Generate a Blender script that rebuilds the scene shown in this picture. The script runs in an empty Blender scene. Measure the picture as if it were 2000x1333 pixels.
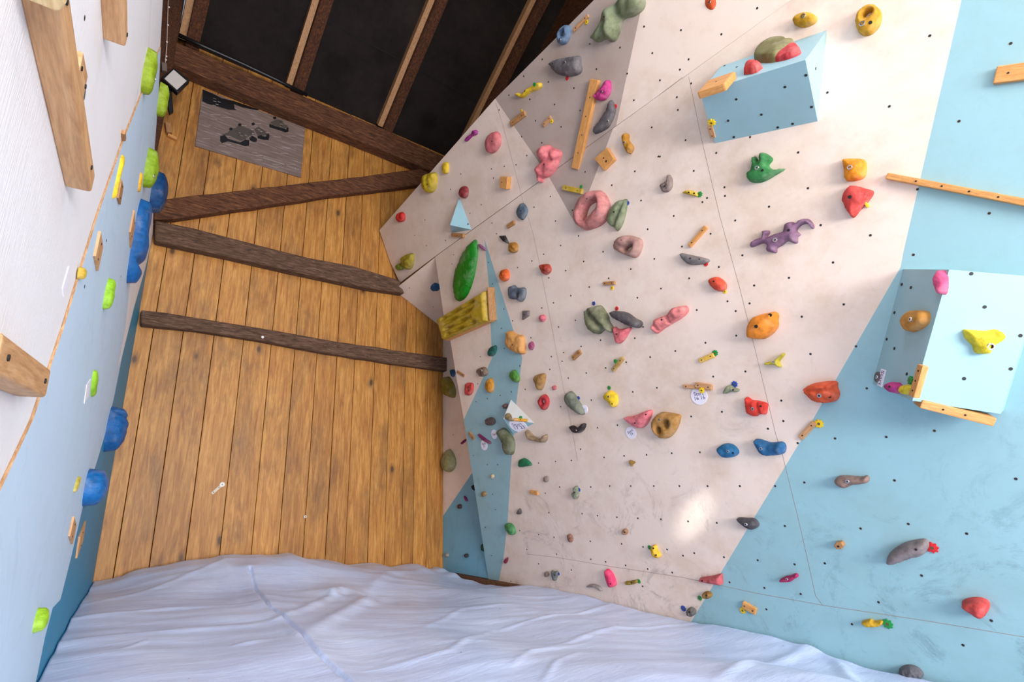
import bpy, bmesh, math, random
from mathutils import Vector, Matrix, noise
from mathutils.geometry import delaunay_2d_cdt

# ------------------------------------------------------------------ camera
S = bpy.context.scene
COL = S.collection
F = 1000.0                      # focal length in pixels of a 2000 x 1333 frame
CAM = Vector((0, 0, 0.75))
cx_ = Vector((1240, -238, -1000)).normalized()
cz_ = Vector((-135, 3497, -1000)); cz_ = (cz_ - cx_ * cx_.dot(cz_)).normalized()
cy_ = cz_.cross(cx_)
RW = Matrix((cx_, cy_, cz_))    # camera space -> room space (x along back wall, y depth, z up)
cam = bpy.data.objects.new('camera', bpy.data.cameras.new('camera'))
cam.data.sensor_width = 36; cam.data.lens = F * 36 / 2000
cam.data.clip_start = 0.02
cam.matrix_world = Matrix.Translation(CAM) @ RW.to_4x4()
COL.objects.link(cam); S.camera = cam

# ------------------------------------------------------------------ light
S.view_settings.view_transform = 'Standard'
S.view_settings.look = 'None'
S.view_settings.exposure = 0.0
S.view_settings.gamma = 1.0
w = bpy.data.worlds.new('daylight'); S.world = w; w.use_nodes = True
wn = w.node_tree; bg = wn.nodes['Background']
bg.inputs[0].default_value = (0.72, 0.85, 1.0, 1); bg.inputs[1].default_value = 0.3

def area(name, loc, target, sx, sy, energy, color):
    d = bpy.data.lights.new(name, 'AREA'); d.shape = 'RECTANGLE'; d.size = sx; d.size_y = sy
    d.energy = energy; d.color = color
    o = bpy.data.objects.new(name, d); COL.objects.link(o); o.location = loc
    o.rotation_euler = (Vector(target) - Vector(loc)).to_track_quat('-Z', 'Y').to_euler()
    return o
area('doorway_daylight', (1.0, -3.8, 1.0), (1.2, 3.0, 0.3), 2.8, 1.5, 395, (0.96, 0.93, 0.96))
area('mat_fill_light', (0.9, -0.3, 4.6), (1.3, 1.2, 0.0), 1.6, 1.6, 55, (0.72, 0.82, 1.0))  # cool fill added overhead to lift the mat; no window there
area('warm_window_light', (0.8, -2.0, 2.9), (2.4, 0.6, 2.0), 1.2, 1.2, 43, (1.0, 0.76, 0.55))
sp = bpy.data.lights.new('sun_glint', 'SPOT'); sp.energy = 1900; sp.spot_size = math.radians(2.9)
sp.spot_blend = 1.0; sp.shadow_soft_size = 0.03; sp.color = (1, 0.97, 0.93)
spo = bpy.data.objects.new('sun_glint', sp); COL.objects.link(spo)

# ------------------------------------------------------------------ planes and pixel rays
def ray(px, py):
    return (RW @ Vector((px - 1000, -(py - 666.5), -F))).normalized()
def proj(p):
    c = RW.transposed() @ (Vector(p) - CAM)
    return (1000 + F * c.x / -c.z, 666.5 - F * c.y / -c.z)
class Plane:
    def __init__(s, p, n, up=(0, 0, 1)):
        s.p = Vector(p); s.n = Vector(n).normalized()
        s.v = (Vector(up) - s.n * s.n.dot(Vector(up))).normalized()
        s.u = s.v.cross(s.n)
        s.M = Matrix((s.u, s.v, s.n)).transposed()
    def at(s, px, py, h=0.0):
        d = ray(px, py)
        return CAM + d * ((s.p - CAM).dot(s.n) + h) / d.dot(s.n)
    def uv(s, P):
        q = Vector(P) - s.p
        return Vector((q.dot(s.u), q.dot(s.v)))
    def w(s, u, v, h=0.0):
        return s.p + s.u * u + s.v * v + s.n * h
D = 4.59057; XC = 2.893
TI = math.radians(11.2)
BW = Plane((0, D, 0), (0, -1, 0))
MP = Plane((XC, 0, 0), (-math.cos(TI), 0, -math.sin(TI)))
RP = Plane((XC, 0, 0), (-1, 0, 0))
sa, sb = MP.at(1335, 150), MP.at(850, 500)
hinge = (sb - sa).normalized()
UP = Plane(sa, Matrix.Rotation(math.radians(11.5), 3, hinge) @ MP.n)
if UP.n.z > MP.n.z: UP = Plane(sa, Matrix.Rotation(math.radians(-11.5), 3, hinge) @ MP.n)
dL = Vector((0.2025 - 0.0056, D - 2.46, 0)).normalized()
LP = Plane((0.2025, D, 0), (dL.y, -dL.x, 0))
LU = Plane(LP.p - LP.n * 0.006, LP.n)
P1 = BW.at(769, 567); P2 = MP.at(850, 503); P3 = BW.at(866, 643)
TP = Plane(P2, -((P1 - P2).cross(P3 - P2)))
if TP.n.dot(CAM - P2) < 0: TP = Plane(P2, -TP.n)

# ------------------------------------------------------------------ materials
MATS = {}
def lin(c):
    return tuple(((x / 255) / 12.92 if x / 255 <= 0.04045 else ((x / 255 + 0.055) / 1.055) ** 2.4) for x in c) + (1,)
def new_mat(key):
    m = bpy.data.materials.new(key); m.use_nodes = True
    nt = m.node_tree; b = nt.nodes['Principled BSDF']
    MATS[key] = m
    return m, nt, b
def N(nt, t, **kw):
    n = nt.nodes.new(t)
    for k, v in kw.items():
        if k.startswith('i_'):
            n.inputs[k[2:].replace('_', ' ')].default_value = v
        else: setattr(n, k, v)
    return n
def ramp(nt, fac, stops):
    r = nt.nodes.new('ShaderNodeValToRGB'); e = r.color_ramp.elements
    while len(e) < len(stops): e.new(0.5)
    for el, (p, c) in zip(e, stops): el.position = p; el.color = c
    nt.links.new(fac, r.inputs[0]); return r.outputs[0]
def mix(nt, fac, a, b, mode='MIX'):
    m = nt.nodes.new('ShaderNodeMix'); m.data_type = 'RGBA'; m.blend_type = mode
    for s, v in ((m.inputs[0], fac), (m.inputs[6], a), (m.inputs[7], b)):
        if hasattr(v, 'is_linked'): nt.links.new(v, s)
        else: s.default_value = v
    return m.outputs[2]
def coords(nt, scale=(1, 1, 1), kind='Object', rot=(0, 0, 0), loc=(0, 0, 0)):
    tc = nt.nodes.new('ShaderNodeTexCoord'); mp = nt.nodes.new('ShaderNodeMapping')
    mp.inputs['Scale'].default_value = scale; mp.inputs['Rotation'].default_value = rot
    mp.inputs['Location'].default_value = loc
    nt.links.new(tc.outputs[kind], mp.inputs[0]); return mp.outputs[0]
def noi(nt, vec, scale, detail=4, rough=0.55, dist=0.0):
    n = N(nt, 'ShaderNodeTexNoise'); n.inputs['Scale'].default_value = scale
    n.inputs['Detail'].default_value = detail; n.inputs['Roughness'].default_value = rough
    n.inputs['Distortion'].default_value = dist
    nt.links.new(vec, n.inputs['Vector']); return n.outputs['Fac']
def bump(nt, b, h, strength, dist=0.01):
    n = nt.nodes.new('ShaderNodeBump'); n.inputs['Strength'].default_value = strength
    n.inputs['Distance'].default_value = dist
    nt.links.new(h, n.inputs['Height']); nt.links.new(n.outputs[0], b.inputs['Normal'])
g1 = lambda v: (v, v, v, 1)

def m_hold(c, rough=0.62):
    key = 'hold_%d_%d_%d' % tuple(c)
    if key in MATS: return MATS[key]
    m, nt, b = new_mat(key)
    v = coords(nt)
    f = noi(nt, v, 30, 5, 0.6)
    c = tuple(v * 0.90 + (sum(c) / 3) * 0.10 + 6 for v in c); base = lin(c); dk = tuple(x * 0.72 for x in base[:3]) + (1,)
    li = tuple(min(1, x * 1.12 + 0.01) for x in base[:3]) + (1,)
    c1 = ramp(nt, f, [(0.35, dk), (0.5, base), (0.7, li)])
    ch = ramp(nt, noi(nt, v, 9, 6, 0.7), [(0.5, g1(0)), (0.78, g1(0.3))])
    nt.links.new(mix(nt, ch, c1, (0.62, 0.57, 0.5, 1)), b.inputs['Base Color'])
    b.inputs['Roughness'].default_value = rough; b.inputs['Specular IOR Level'].default_value = 0.35
    bump(nt, b, noi(nt, v, 160, 4, 0.7), 0.6, 0.003)
    return m
def m_plain(key, c, rough=0.5, metal=0.0):
    if key in MATS: return MATS[key]
    m, nt, b = new_mat(key)
    b.inputs['Base Color'].default_value = lin(c); b.inputs['Roughness'].default_value = rough
    b.inputs['Metallic'].default_value = metal
    return m
def m_paint(key, c, dirt=0.5, scuff=1.0, rough=0.5, grain=0.0, axis='M'):
    """painted plywood; dirt = brownish chalk and hand smears, scuff = dark rubber marks low down"""
    m, nt, b = new_mat(key)
    base = lin(c)
    v = coords(nt)
    f1 = noi(nt, v, 1.3, 6, 0.65)
    f2 = noi(nt, v, 5.5, 8, 0.7)
    mul = N(nt, 'ShaderNodeMath', operation='MULTIPLY'); nt.links.new(f1, mul.inputs[0]); nt.links.new(f2, mul.inputs[1])
    d = ramp(nt, mul.outputs[0], [(0.22, g1(0)), (0.36, g1(0.7 * dirt))])
    cc = mix(nt, d, base, (base[0] * 0.74, base[1] * 0.62, base[2] * 0.50, 1))
    # small smudges
    v3 = coords(nt, loc=(3.1, 7.7, 1.3))
    f3 = noi(nt, v3, 7, 5, 0.75, 0.6)
    s3 = ramp(nt, f3, [(0.60, g1(0)), (0.74, g1(0.45 * dirt))])
    cc = mix(nt, s3, cc, (base[0] * 0.55, base[1] * 0.5, base[2] * 0.47, 1))
    # rubber scuffs, more of them near the mat
    if scuff > 0:
        sx = nt.nodes.new('ShaderNodeSeparateXYZ'); tc = nt.nodes.new('ShaderNodeTexCoord')
        nt.links.new(tc.outputs['Object'], sx.inputs[0])
        low = N(nt, 'ShaderNodeMapRange'); low.inputs[1].default_value = 0.1; low.inputs[2].default_value = 1.3
        low.inputs[3].default_value = 1.0; low.inputs[4].default_value = 0.12
        nt.links.new(sx.outputs[2 if axis == 'L' else 1], low.inputs[0])
        f4 = noi(nt, coords(nt, loc=(9, 2, 4)), 3.4, 9, 0.8, 1.4)
        s4 = ramp(nt, f4, [(0.54, g1(0)), (0.66, g1(0.75 * scuff))])
        m4 = N(nt, 'ShaderNodeMath', operation='MULTIPLY'); nt.links.new(s4, m4.inputs[0]); nt.links.new(low.outputs[0], m4.inputs[1])
        cc = mix(nt, m4.outputs[0], cc, (base[0] * 0.42, base[1] * 0.4, base[2] * 0.42, 1))
    nt.links.new(cc, b.inputs['Base Color'])
    b.inputs['Roughness'].default_value = rough
    gv = coords(nt, scale=(2, 30, 2) if not grain else (60, 3, 60))
    bump(nt, b, noi(nt, gv, 6 if not grain else 3, 5, 0.7), 0.12 + grain, 0.004)
    return m
def m_wood(key, c1, c2, c3, scale=(1, 1, 1), rough=0.6, kind='Object', knots=0.0, stain=0.0, bmp=0.2, rings=5.0):
    """grain runs along the local axis with the smallest scale"""
    if key in MATS: return MATS[key]
    m, nt, b = new_mat(key)
    v = coords(nt, scale, kind)
    f = noi(nt, v, rings, 6, 0.62, 0.8)
    cc = ramp(nt, f, [(0.30, lin(c1)), (0.5, lin(c2)), (0.68, lin(c3))])
    fine = noi(nt, coords(nt, tuple(s * 4 for s in scale), kind), rings, 3, 0.6)
    cc = mix(nt, 0.35, cc, ramp(nt, fine, [(0.3, g1(0.45)), (0.6, g1(1.0))]), 'MULTIPLY')
    if knots:
        vo = N(nt, 'ShaderNodeTexVoronoi'); vo.inputs['Scale'].default_value = knots
        vo.inputs['Randomness'].default_value = 1
        nt.links.new(coords(nt, (1.0, 0.55, 1.0), kind), vo.inputs['Vector'])
        k = ramp(nt, vo.outputs['Distance'], [(0.05, g1(0.9)), (0.09, g1(0.35)), (0.17, g1(0))])
        cc = mix(nt, k, cc, (0.06, 0.025, 0.008, 1))
    if kind == 'UV':
        big = noi(nt, coords(nt, (1.1, 0.25, 1), kind), 1.3, 3, 0.6)
        cc = mix(nt, 0.75, cc, ramp(nt, big, [(0.30, (0.62, 0.56, 0.52, 1)), (0.5, (0.95, 0.93, 0.9, 1)), (0.68, (1.14, 1.16, 1.18, 1))]), 'MULTIPLY')
    if stain:
        f5 = noi(nt, coords(nt, (1.6, 0.7, 1), kind), 1.7, 7, 0.75, 0.3)
        s = ramp(nt, f5, [(0.50, g1(0)), (0.72, g1(stain))])
        cc = mix(nt, s, cc, (0.07, 0.04, 0.02, 1))
    nt.links.new(cc, b.inputs['Base Color'])
    b.inputs['Roughness'].default_value = rough
    bump(nt, b, f, bmp, 0.01)
    return m
WHITE = m_paint('white_wall_paint', (236, 218, 203), 0.6, 0.9, 0.34)
WHITEU = m_paint('white_upper_paint', (236, 218, 203), 0.55, 0.0, 0.4)
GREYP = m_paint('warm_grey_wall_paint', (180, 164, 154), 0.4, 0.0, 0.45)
BLUE = m_paint('sky_blue_wall_paint', (148, 190, 198), 0.3, 0.7, 0.42)
TEALR = m_paint('teal_wall_tone', (116, 176, 200), 0.3, 0.5, 0.5)  # deeper teal tone for the lower part of the recessed board
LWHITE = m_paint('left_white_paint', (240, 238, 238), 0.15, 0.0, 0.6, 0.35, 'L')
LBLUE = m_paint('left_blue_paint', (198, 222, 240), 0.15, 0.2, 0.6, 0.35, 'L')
LTEAL = m_paint('left_teal_tone', (14, 140, 180), 0.15, 0.3, 0.5, 0.2, 'L')  # deep saturated teal for the far part of the left wall
VBLUE = m_paint('volume_blue_paint', (152, 192, 200), 0.2, 0.0, 0.45)
VWHITE = m_paint('volume_white_paint', (205, 205, 200), 0.5, 0.0, 0.5)
NUT = m_plain('nut_dark', (30, 26, 24), 0.6)
NUTRIM = m_plain('nut_rim', (150, 146, 142), 0.35, 0.8)
SEAM = m_plain('panel_seam', (150, 132, 122), 0.8)
SEAMD = m_plain('panel_gap', (60, 36, 28), 0.9)
STEEL = m_plain('bolt_steel', (205, 205, 205), 0.25, 1.0)
DARK = m_plain('bolt_recess', (22, 20, 20), 0.7)
PLYEDGE = m_wood('plywood_edge', (140, 100, 66), (178, 134, 92), (205, 165, 120), (6, 6, 40))
PINE = m_wood('pine_cleat', (196, 134, 72), (214, 152, 84), (228, 170, 102), (30, 3, 30))
PINED = m_wood('old_pine_cleat', (150, 104, 62), (176, 126, 78), (196, 148, 96), (30, 3, 30))
BEAMW = m_wood('smooth_timber', (178, 128, 84), (206, 156, 108), (222, 176, 128), (14, 1.2, 14), 0.55, bmp=0.1, rings=4)
OLDW = m_wood('old_dark_timber', (58, 30, 14), (104, 62, 34), (134, 86, 50), (16, 16, 16), 0.8, bmp=0.6)
PLANKS = m_wood('knotty_pine_planks', (166, 102, 38), (194, 134, 58), (220, 160, 82), (9, 0.8, 1), 0.5, 'UV', knots=4.2, stain=0.62, bmp=0.12, rings=4.5)

# ------------------------------------------------------------------ object helpers
def tag(o, label=None, cat=None, group=None, kind=None):
    if label: o['label'] = label
    if cat: o['category'] = cat
    if group: o['group'] = group
    if kind: o['kind'] = kind
    return o
def link(name, me, mats, parent=None, mw=None):
    o = bpy.data.objects.new(name, me); COL.objects.link(o)
    for m in (mats if isinstance(mats, (list, tuple)) else [mats]): me.materials.append(m)
    if parent is not None:
        o.parent = parent
        if mw is not None: o.matrix_local = mw
    elif mw is not None: o.matrix_world = mw
    return o
def mesh(verts, faces, smooth=False, idx=None):
    me = bpy.data.meshes.new('m'); me.from_pydata([tuple(v) for v in verts], [], faces)
    if smooth:
        me.polygons.foreach_set('use_smooth', [True] * len(me.polygons))
    if idx: me.polygons.foreach_set('material_index', idx)
    me.update(); return me
def bm_mesh(bm, smooth=False):
    bmesh.ops.recalc_face_normals(bm, faces=bm.faces)
    me = bpy.data.meshes.new('m'); bm.to_mesh(me); bm.free()
    if smooth: me.polygons.foreach_set('use_smooth', [True] * len(me.polygons))
    return me
def inside(p, poly):
    x, y = p[0], p[1]; r = False; j = len(poly) - 1
    for i in range(len(poly)):
        xi, yi = poly[i][0], poly[i][1]; xj, yj = poly[j][0], poly[j][1]
        if (yi > y) != (yj > y) and x < (xj - xi) * (y - yi) / (yj - yi) + xi: r = not r
        j = i
    return r
def catmull(pts, k):
    out = []; n = len(pts)
    for i in range(n):
        a, b, c, d = pts[i - 1], pts[i], pts[(i + 1) % n], pts[(i + 2) % n]
        for j in range(k):
            t = j / k
            out.append(0.5 * ((2 * b) + (c - a) * t + (2 * a - 5 * b + 4 * c - d) * t * t + (3 * b - a - 3 * c + d) * t ** 3))
    return out
def resample(pts, step):
    out = []; n = len(pts)
    L = [0]
    for i in range(n): L.append(L[-1] + (pts[(i + 1) % n] - pts[i]).length)
    cnt = max(8, int(L[-1] / step)); i = 0
    for k in range(cnt):
        s = L[-1] * k / cnt
        while L[i + 1] < s: i += 1
        t = (s - L[i]) / max(1e-9, L[i + 1] - L[i])
        out.append(pts[i].lerp(pts[(i + 1) % n], t))
    return out
def segdist(p, loops):
    best = 1e9
    for q in loops:
        n = len(q)
        for i in range(n):
            a = q[i]; ab = q[(i + 1) % n] - a
            t = max(0, min(1, (p - a).dot(ab) / max(1e-12, ab.length_squared)))
            d = (p - a - ab * t).length_squared
            if d < best: best = d
    return math.sqrt(best)

def inflate(outline, holes, h, lump=0.15, sharp=False, seed=0, crease=None, round_=1.0):
    """domed solid over a 2-D outline; returns mesh + height lookup"""
    o = outline if sharp else catmull(outline, 6)
    xs = [p.x for p in o]; ys = [p.y for p in o]
    size = max(max(xs) - min(xs), max(ys) - min(ys))
    small = min(max(xs) - min(xs), max(ys) - min(ys))
    step = max(size / 34, small / 16)
    o = resample(o, step)
    hl = [resample(catmull(q, 5), step * 0.7) for q in holes]
    loops = [o] + hl
    pts = []; edges = []
    for q in loops:
        b = len(pts); pts += q; edges += [(b + i, b + (i + 1) % len(q)) for i in range(len(q))]
    nb = len(pts)
    # interior points on a hexagonal net
    y = min(ys); row = 0
    while y < max(ys):
        x = min(xs) + (step / 2 if row % 2 else 0)
        while x < max(xs):
            p = Vector((x, y))
            if inside(p, o) and not any(inside(p, q) for q in hl) and segdist(p, loops) > step * 0.45: pts.append(p)
            x += step
        y += step * 0.87; row += 1
    V, E, Fc, ov, oe, of = delaunay_2d_cdt(pts, edges, [], 0, 1e-7)
    faces = []
    for f in Fc:
        c = (V[f[0]] + V[f[1]] + V[f[2]]) / 3
        if inside(c, o) and not any(inside(c, q) for q in hl): faces.append(tuple(f))
    dist = [segdist(p, loops) for p in V]
    R = max(dist) if dist else 1
    rnd = random.Random(seed); off = Vector((rnd.uniform(0, 50), rnd.uniform(0, 50), rnd.uniform(0, 50)))
    vz = []
    for p, d in zip(V, dist):
        s = min(1, d / (R * round_)) if R > 0 else 0
        if d < step * 0.05: z = 0.0
        else:
            z = 0.86 * h * (0.34 + 0.66 * math.sqrt(max(0, 1 - (1 - s) ** 2)))
            q = Vector((p.x, p.y, 0)) / max(size, 1e-4)
            z *= 1 + lump * 1.6 * noise.noise(q * 3.2 + off) + lump * 0.8 * noise.noise(q * 8 + off)
            if crease:
                for (a, b, wd, dp) in crease:
                    ab = b - a; t = max(0, min(1, (p - a).dot(ab) / ab.length_squared))
                    dd = (p - a - ab * t).length
                    z *= 1 - dp * math.exp(-(dd / wd) ** 2)
        vz.append(z)
    verts = [(p.x, p.y, z) for p, z in zip(V, vz)] + [(p.x, p.y, -0.003) for p in V]
    n = len(V)
    allf = list(faces) + [tuple(n + i for i in reversed(f)) for f in faces]
    cnt = {}
    for f in faces:
        for i in range(3):
            e = (f[i], f[(i + 1) % 3]); cnt[e] = cnt.get(e, 0) + 1
    for (a, b) in list(cnt):
        if (b, a) not in cnt: allf.append((b, a, n + a, n + b))
    me = mesh(verts, allf, True)
    bm = bmesh.new(); bm.from_mesh(me); bmesh.ops.recalc_face_normals(bm, faces=bm.faces)
    used = [v for v in bm.verts if not v.link_faces]
    bmesh.ops.delete(bm, geom=used, context='VERTS')
    bm.to_mesh(me); bm.free()
    me.polygons.foreach_set('use_smooth', [True] * len(me.polygons))
    def zat(p):
        k = min(range(n), key=lambda i: (V[i] - p).length_squared)
        return vz[k]
    return me, zat, o

def bolt_mesh():
    bm = bmesh.new()
    # washer-like head with rounded rim and a hexagonal socket
    prof = [(0.0085, -0.004), (0.0085, 0.001), (0.0075, 0.0026), (0.0048, 0.0026), (0.0044, -0.002), (0.0, -0.002)]
    seg = 12; rings = []
    for r, z in prof[:-1]:
        rings.append([bm.verts.new((r * math.cos(2 * math.pi * i / seg), r * math.sin(2 * math.pi * i / seg), z)) for i in range(seg)])
    for a, b in zip(rings, rings[1:]):
        for i in range(seg): bm.faces.new((a[i], a[(i + 1) % seg], b[(i + 1) % seg], b[i]))
    f = bm.faces.new(rings[-1]); f.material_index = 1
    for i in range(seg): pass
    me = bpy.data.meshes.new('bolt'); bm.normal_update(); bm.to_mesh(me); bm.free()
    me.materials.append(STEEL); me.materials.append(DARK); return me
def disc_mesh(r, z, mat, name):
    n = 14; v = [(r * math.cos(2 * math.pi * i / n), r * math.sin(2 * math.pi * i / n), z) for i in range(n)]
    v += [(x, y, -0.003) for x, y, _ in v]
    f = [tuple(range(n))] + [(i, n + i, n + (i + 1) % n, (i + 1) % n) for i in range(n)]
    me = mesh(v, f); me.materials.append(mat); return me
BOLT = bolt_mesh(); HOLE = disc_mesh(0.0048, 0.0012, DARK, 'screw_hole'); SCREW = disc_mesh(0.0035, 0.0012, DARK, 'screw')
def sub(name, me, parent, loc, s=1.0, nrm=None):
    o = bpy.data.objects.new(name, me); COL.objects.link(o); o.parent = parent
    o.location = loc; o.scale = (s, s, s)
    if nrm is not None: o.rotation_euler = Vector(nrm).to_track_quat('Z', 'Y').to_euler()
    return o

def frame(pl, P):
    return Matrix.Translation(P) @ pl.M.to_4x4()
def ell(cx, cy, rx, ry, rot=0, n=10, wob=0.07, seed=1, tear=0.0):
    r = random.Random(seed * 7 + int(cx)); a = math.radians(rot); out = []
    for i in range(n):
        t = 2 * math.pi * i / n; k = 1 + r.uniform(-wob, wob)
        x = rx * k * math.cos(t); y = ry * k * math.sin(t)
        x *= 1 - tear * (y / ry)
        out.append((cx + x * math.cos(a) - y * math.sin(a), cy + x * math.sin(a) + y * math.cos(a)))
    return out
seedc = [0]
GH = 'climbing holds bolted to the walls'
def hold(label, pl, shape, h, c, bolts=None, holes=(), lump=0.15, sharp=False, crease=None, small=False, name='climbing_hold', cat='climbing hold', mats=None, rough=0.62, round_=1.0, group=GH, bs=1.0, raw=False):
    """shape: list of photo pixels of the silhouette. bolts: list of (px,py,'b'|'h')"""
    seedc[0] += 1
    pc = (sum(p[0] for p in shape) / len(shape), sum(p[1] for p in shape) / len(shape))
    P = pl.at(*pc)
    a = proj(P); b = proj(P + pl.n * h)
    k = 0.0 if raw else 0.42
    dx, dy = (b[0] - a[0]) * k, (b[1] - a[1]) * k
    P = pl.at(pc[0] - dx, pc[1] - dy); o0 = pl.uv(P)
    tr = lambda q: pl.uv(pl.at(q[0] - dx, q[1] - dy)) - o0
    out = [tr(q) for q in shape]
    hs = [[tr(q) for q in hh] for hh in holes]
    cr = [(tr(q[0]), tr(q[1]), q[2], q[3]) for q in crease] if crease else None
    me, zat, _ = inflate(out, hs, h, lump, sharp, seedc[0], cr, round_)
    o = link(name, me, mats or m_hold(c, rough), None, frame(pl, P))
    tag(o, label, cat, group)
    if bolts is None: bolts = [(pc[0], pc[1], 'b')]
    for bb in bolts:
        q = pl.uv(pl.at(bb[0], bb[1], h * 0.85)) - o0
        z = zat(q)
        q = pl.uv(pl.at(bb[0], bb[1], z)) - o0; z = zat(q)
        if bb[2] == 'b': sub('bolt', BOLT, o, (q.x, q.y, z + 0.0015), bs)
        else: sub('screw_hole', HOLE, o, (q.x, q.y, z + 0.001), bs)
    return o

def prism(poly, z0, z1, bev=0.0, seg=2, smooth=False):
    bm = bmesh.new()
    a = [bm.verts.new((p[0], p[1], z0)) for p in poly]; b = [bm.verts.new((p[0], p[1], z1)) for p in poly]
    bm.faces.new(a); bm.faces.new(b)
    n = len(poly)
    for i in range(n): bm.faces.new((a[i], a[(i + 1) % n], b[(i + 1) % n], b[i]))
    bmesh.ops.recalc_face_normals(bm, faces=bm.faces)
    if bev: bmesh.ops.bevel(bm, geom=list(bm.edges), offset=bev, segments=seg, affect='EDGES', profile=0.6)
    return bm
GC = 'wooden cleats screwed to the walls'
def cleat(label, pl, p0, p1, wpx, h=0.02, mat=None, screws=2, raw=False, group=GC, name='wooden_cleat', cat='cleat', bev=None):
    """wooden strip between two photo pixels, wpx wide"""
    mid = ((p0[0] + p1[0]) / 2, (p0[1] + p1[1]) / 2)
    P = pl.at(*mid, h); o0 = pl.uv(P)
    P = pl.w(o0.x, o0.y)
    a = pl.uv(pl.at(*p0, h)) - o0; b = pl.uv(pl.at(*p1, h)) - o0
    d = Vector((p1[0] - p0[0], p1[1] - p0[1])).normalized()
    q = pl.uv(pl.at(mid[0] - d.y * wpx / 2, mid[1] + d.x * wpx / 2, h)) - o0
    ax = (b - a).normalized(); nn = Vector((-ax.y, ax.x))
    W = max(0.004, abs(q.dot(nn))); Ln = (b - a).length / 2; c = (a + b) / 2
    ang = math.atan2(ax.y, ax.x) - math.pi / 2
    bm = prism([(-W, -Ln), (W, -Ln), (W, Ln), (-W, Ln)], -0.002, h, bev if bev is not None else min(0.004, h * 0.3, W * 0.4))
    o = link(name, bm_mesh(bm), mat or PINE, None, frame(pl, P + pl.u * c.x + pl.v * c.y) @ Matrix.Rotation(ang, 4, 'Z'))
    tag(o, label, cat, group)
    for k in range(screws):
        t = 0 if screws == 1 else (-0.62 + 1.24 * k / (screws - 1))
        sub('screw', SCREW, o, (0, t * Ln, h + 0.0002), 1.0 if W > 0.008 else 0.75)
    return o

def flower_mesh(c):
    """little flower-shaped plastic disc with eight petals and a countersunk centre"""
    bm = bmesh.new(); n = 48
    top = []; bot = []; inn = []
    for i in range(n):
        t = 2 * math.pi * i / n; r = 0.0125 * (1 + 0.16 * math.cos(8 * t))
        bot.append(bm.verts.new((r * math.cos(t), r * math.sin(t), -0.001)))
        top.append(bm.verts.new((r * math.cos(t), r * math.sin(t), 0.0035)))
        inn.append(bm.verts.new((0.0042 * math.cos(t), 0.0042 * math.sin(t), 0.0048)))
    for i in range(n):
        j = (i + 1) % n
        bm.faces.new((bot[i], bot[j], top[j], top[i])); bm.faces.new((top[i], top[j], inn[j], inn[i]))
    f = bm.faces.new(inn); f.material_index = 1
    me = bpy.data.meshes.new('flower'); bm.normal_update(); bm.to_mesh(me); bm.free()
    me.materials.append(m_plain('marker_%d_%d_%d' % c, c, 0.4)); me.materials.append(m_plain('marker_core', (92, 74, 40), 0.5)); return me
MC = {'blue': (28, 70, 160), 'red': (206, 30, 34), 'green': (18, 138, 58), 'yellow': (240, 200, 20)}
FM = {k: flower_mesh(v) for k, v in MC.items()}
def marker(px, py, col, where, pl=None, s=1.0, h=0.0):
    pl = pl or MP
    P = pl.at(px, py, h)
    o = bpy.data.objects.new('route_marker', FM[col]); COL.objects.link(o)
    o.matrix_world = frame(pl, P) @ Matrix.Scale(s, 4)
    return tag(o, 'small %s flower-shaped plastic marker %s' % (col, where), 'marker', 'flower-shaped route markers')

# ------------------------------------------------------------------ the room
def panel(name, pl, outline, regions, mats, thick=0.018, nuts=(), seams=(), gaps=(), nut_r=0.0062):
    """painted board: outline and regions in (u, v); the first material is the base paint"""
    loops = [outline] + [r[0] for r in regions]
    pts = []; edges = []
    for q in loops:
        b = len(pts); pts += [Vector(p) for p in q]; edges += [(b + i, b + (i + 1) % len(q)) for i in range(len(q))]
    V, E, Fc, *_ = delaunay_2d_cdt(pts, edges, [], 0, 1e-6)
    mats = list(mats); base = len(mats); mats += [PLYEDGE, NUTRIM, NUT, SEAM, SEAMD]
    faces = []; idx = []
    for f in Fc:
        c = (V[f[0]] + V[f[1]] + V[f[2]]) / 3
        if not inside(c, outline): continue
        k = 0
        for r, m in regions:
            if inside(c, r): k = m
        faces.append(tuple(f)); idx.append(k)
    n = len(V)
    verts = [(p.x, p.y, 0) for p in V] + [(p.x, p.y, -thick) for p in V]
    nf = len(faces); cnt = set()
    for f in faces[:nf]:
        for i in range(3): cnt.add((f[i], f[(i + 1) % 3]))
    for f in faces[:nf]:
        faces.append(tuple(n + i for i in reversed(f))); idx.append(base)
    for (a, b) in list(cnt):
        if (b, a) not in cnt: faces.append((b, a, n + a, n + b)); idx.append(base)
    def disc(c, r, z, m, k=8):
        s = len(verts)
        for i in range(k): verts.append((c.x + r * math.cos(2 * math.pi * i / k), c.y + r * math.sin(2 * math.pi * i / k), z))
        faces.append(tuple(range(s, s + k))); idx.append(m)
    for q in nuts:
        c = q if isinstance(q, Vector) else pl.uv(pl.at(*q))
        disc(c, nut_r, 0.0004, base + 1); disc(c, nut_r * 0.78, 0.0008, base + 2)
    for lst, m, wd in ((seams, base + 3, 0.0011), (gaps, base + 4, 0.004)):
        for q in lst:
            p = [x if isinstance(x, Vector) else pl.uv(pl.at(*x)) for x in q]
            for a, b in zip(p, p[1:]):
                d = (b - a).normalized(); nn = Vector((-d.y, d.x)) * wd; s = len(verts)
                for c in (a + nn, a - nn, b - nn, b + nn): verts.append((c.x, c.y, 0.0003))
                faces.append((s, s + 1, s + 2, s + 3)); idx.append(m)
    me = mesh(verts, faces, False, idx)
    o = link(name, me, mats, None, Matrix.Translation(pl.p) @ pl.M.to_4x4())
    return tag(o, kind='structure')
def mp(px, py, pl=MP): return pl.uv(pl.at(px, py))
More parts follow.
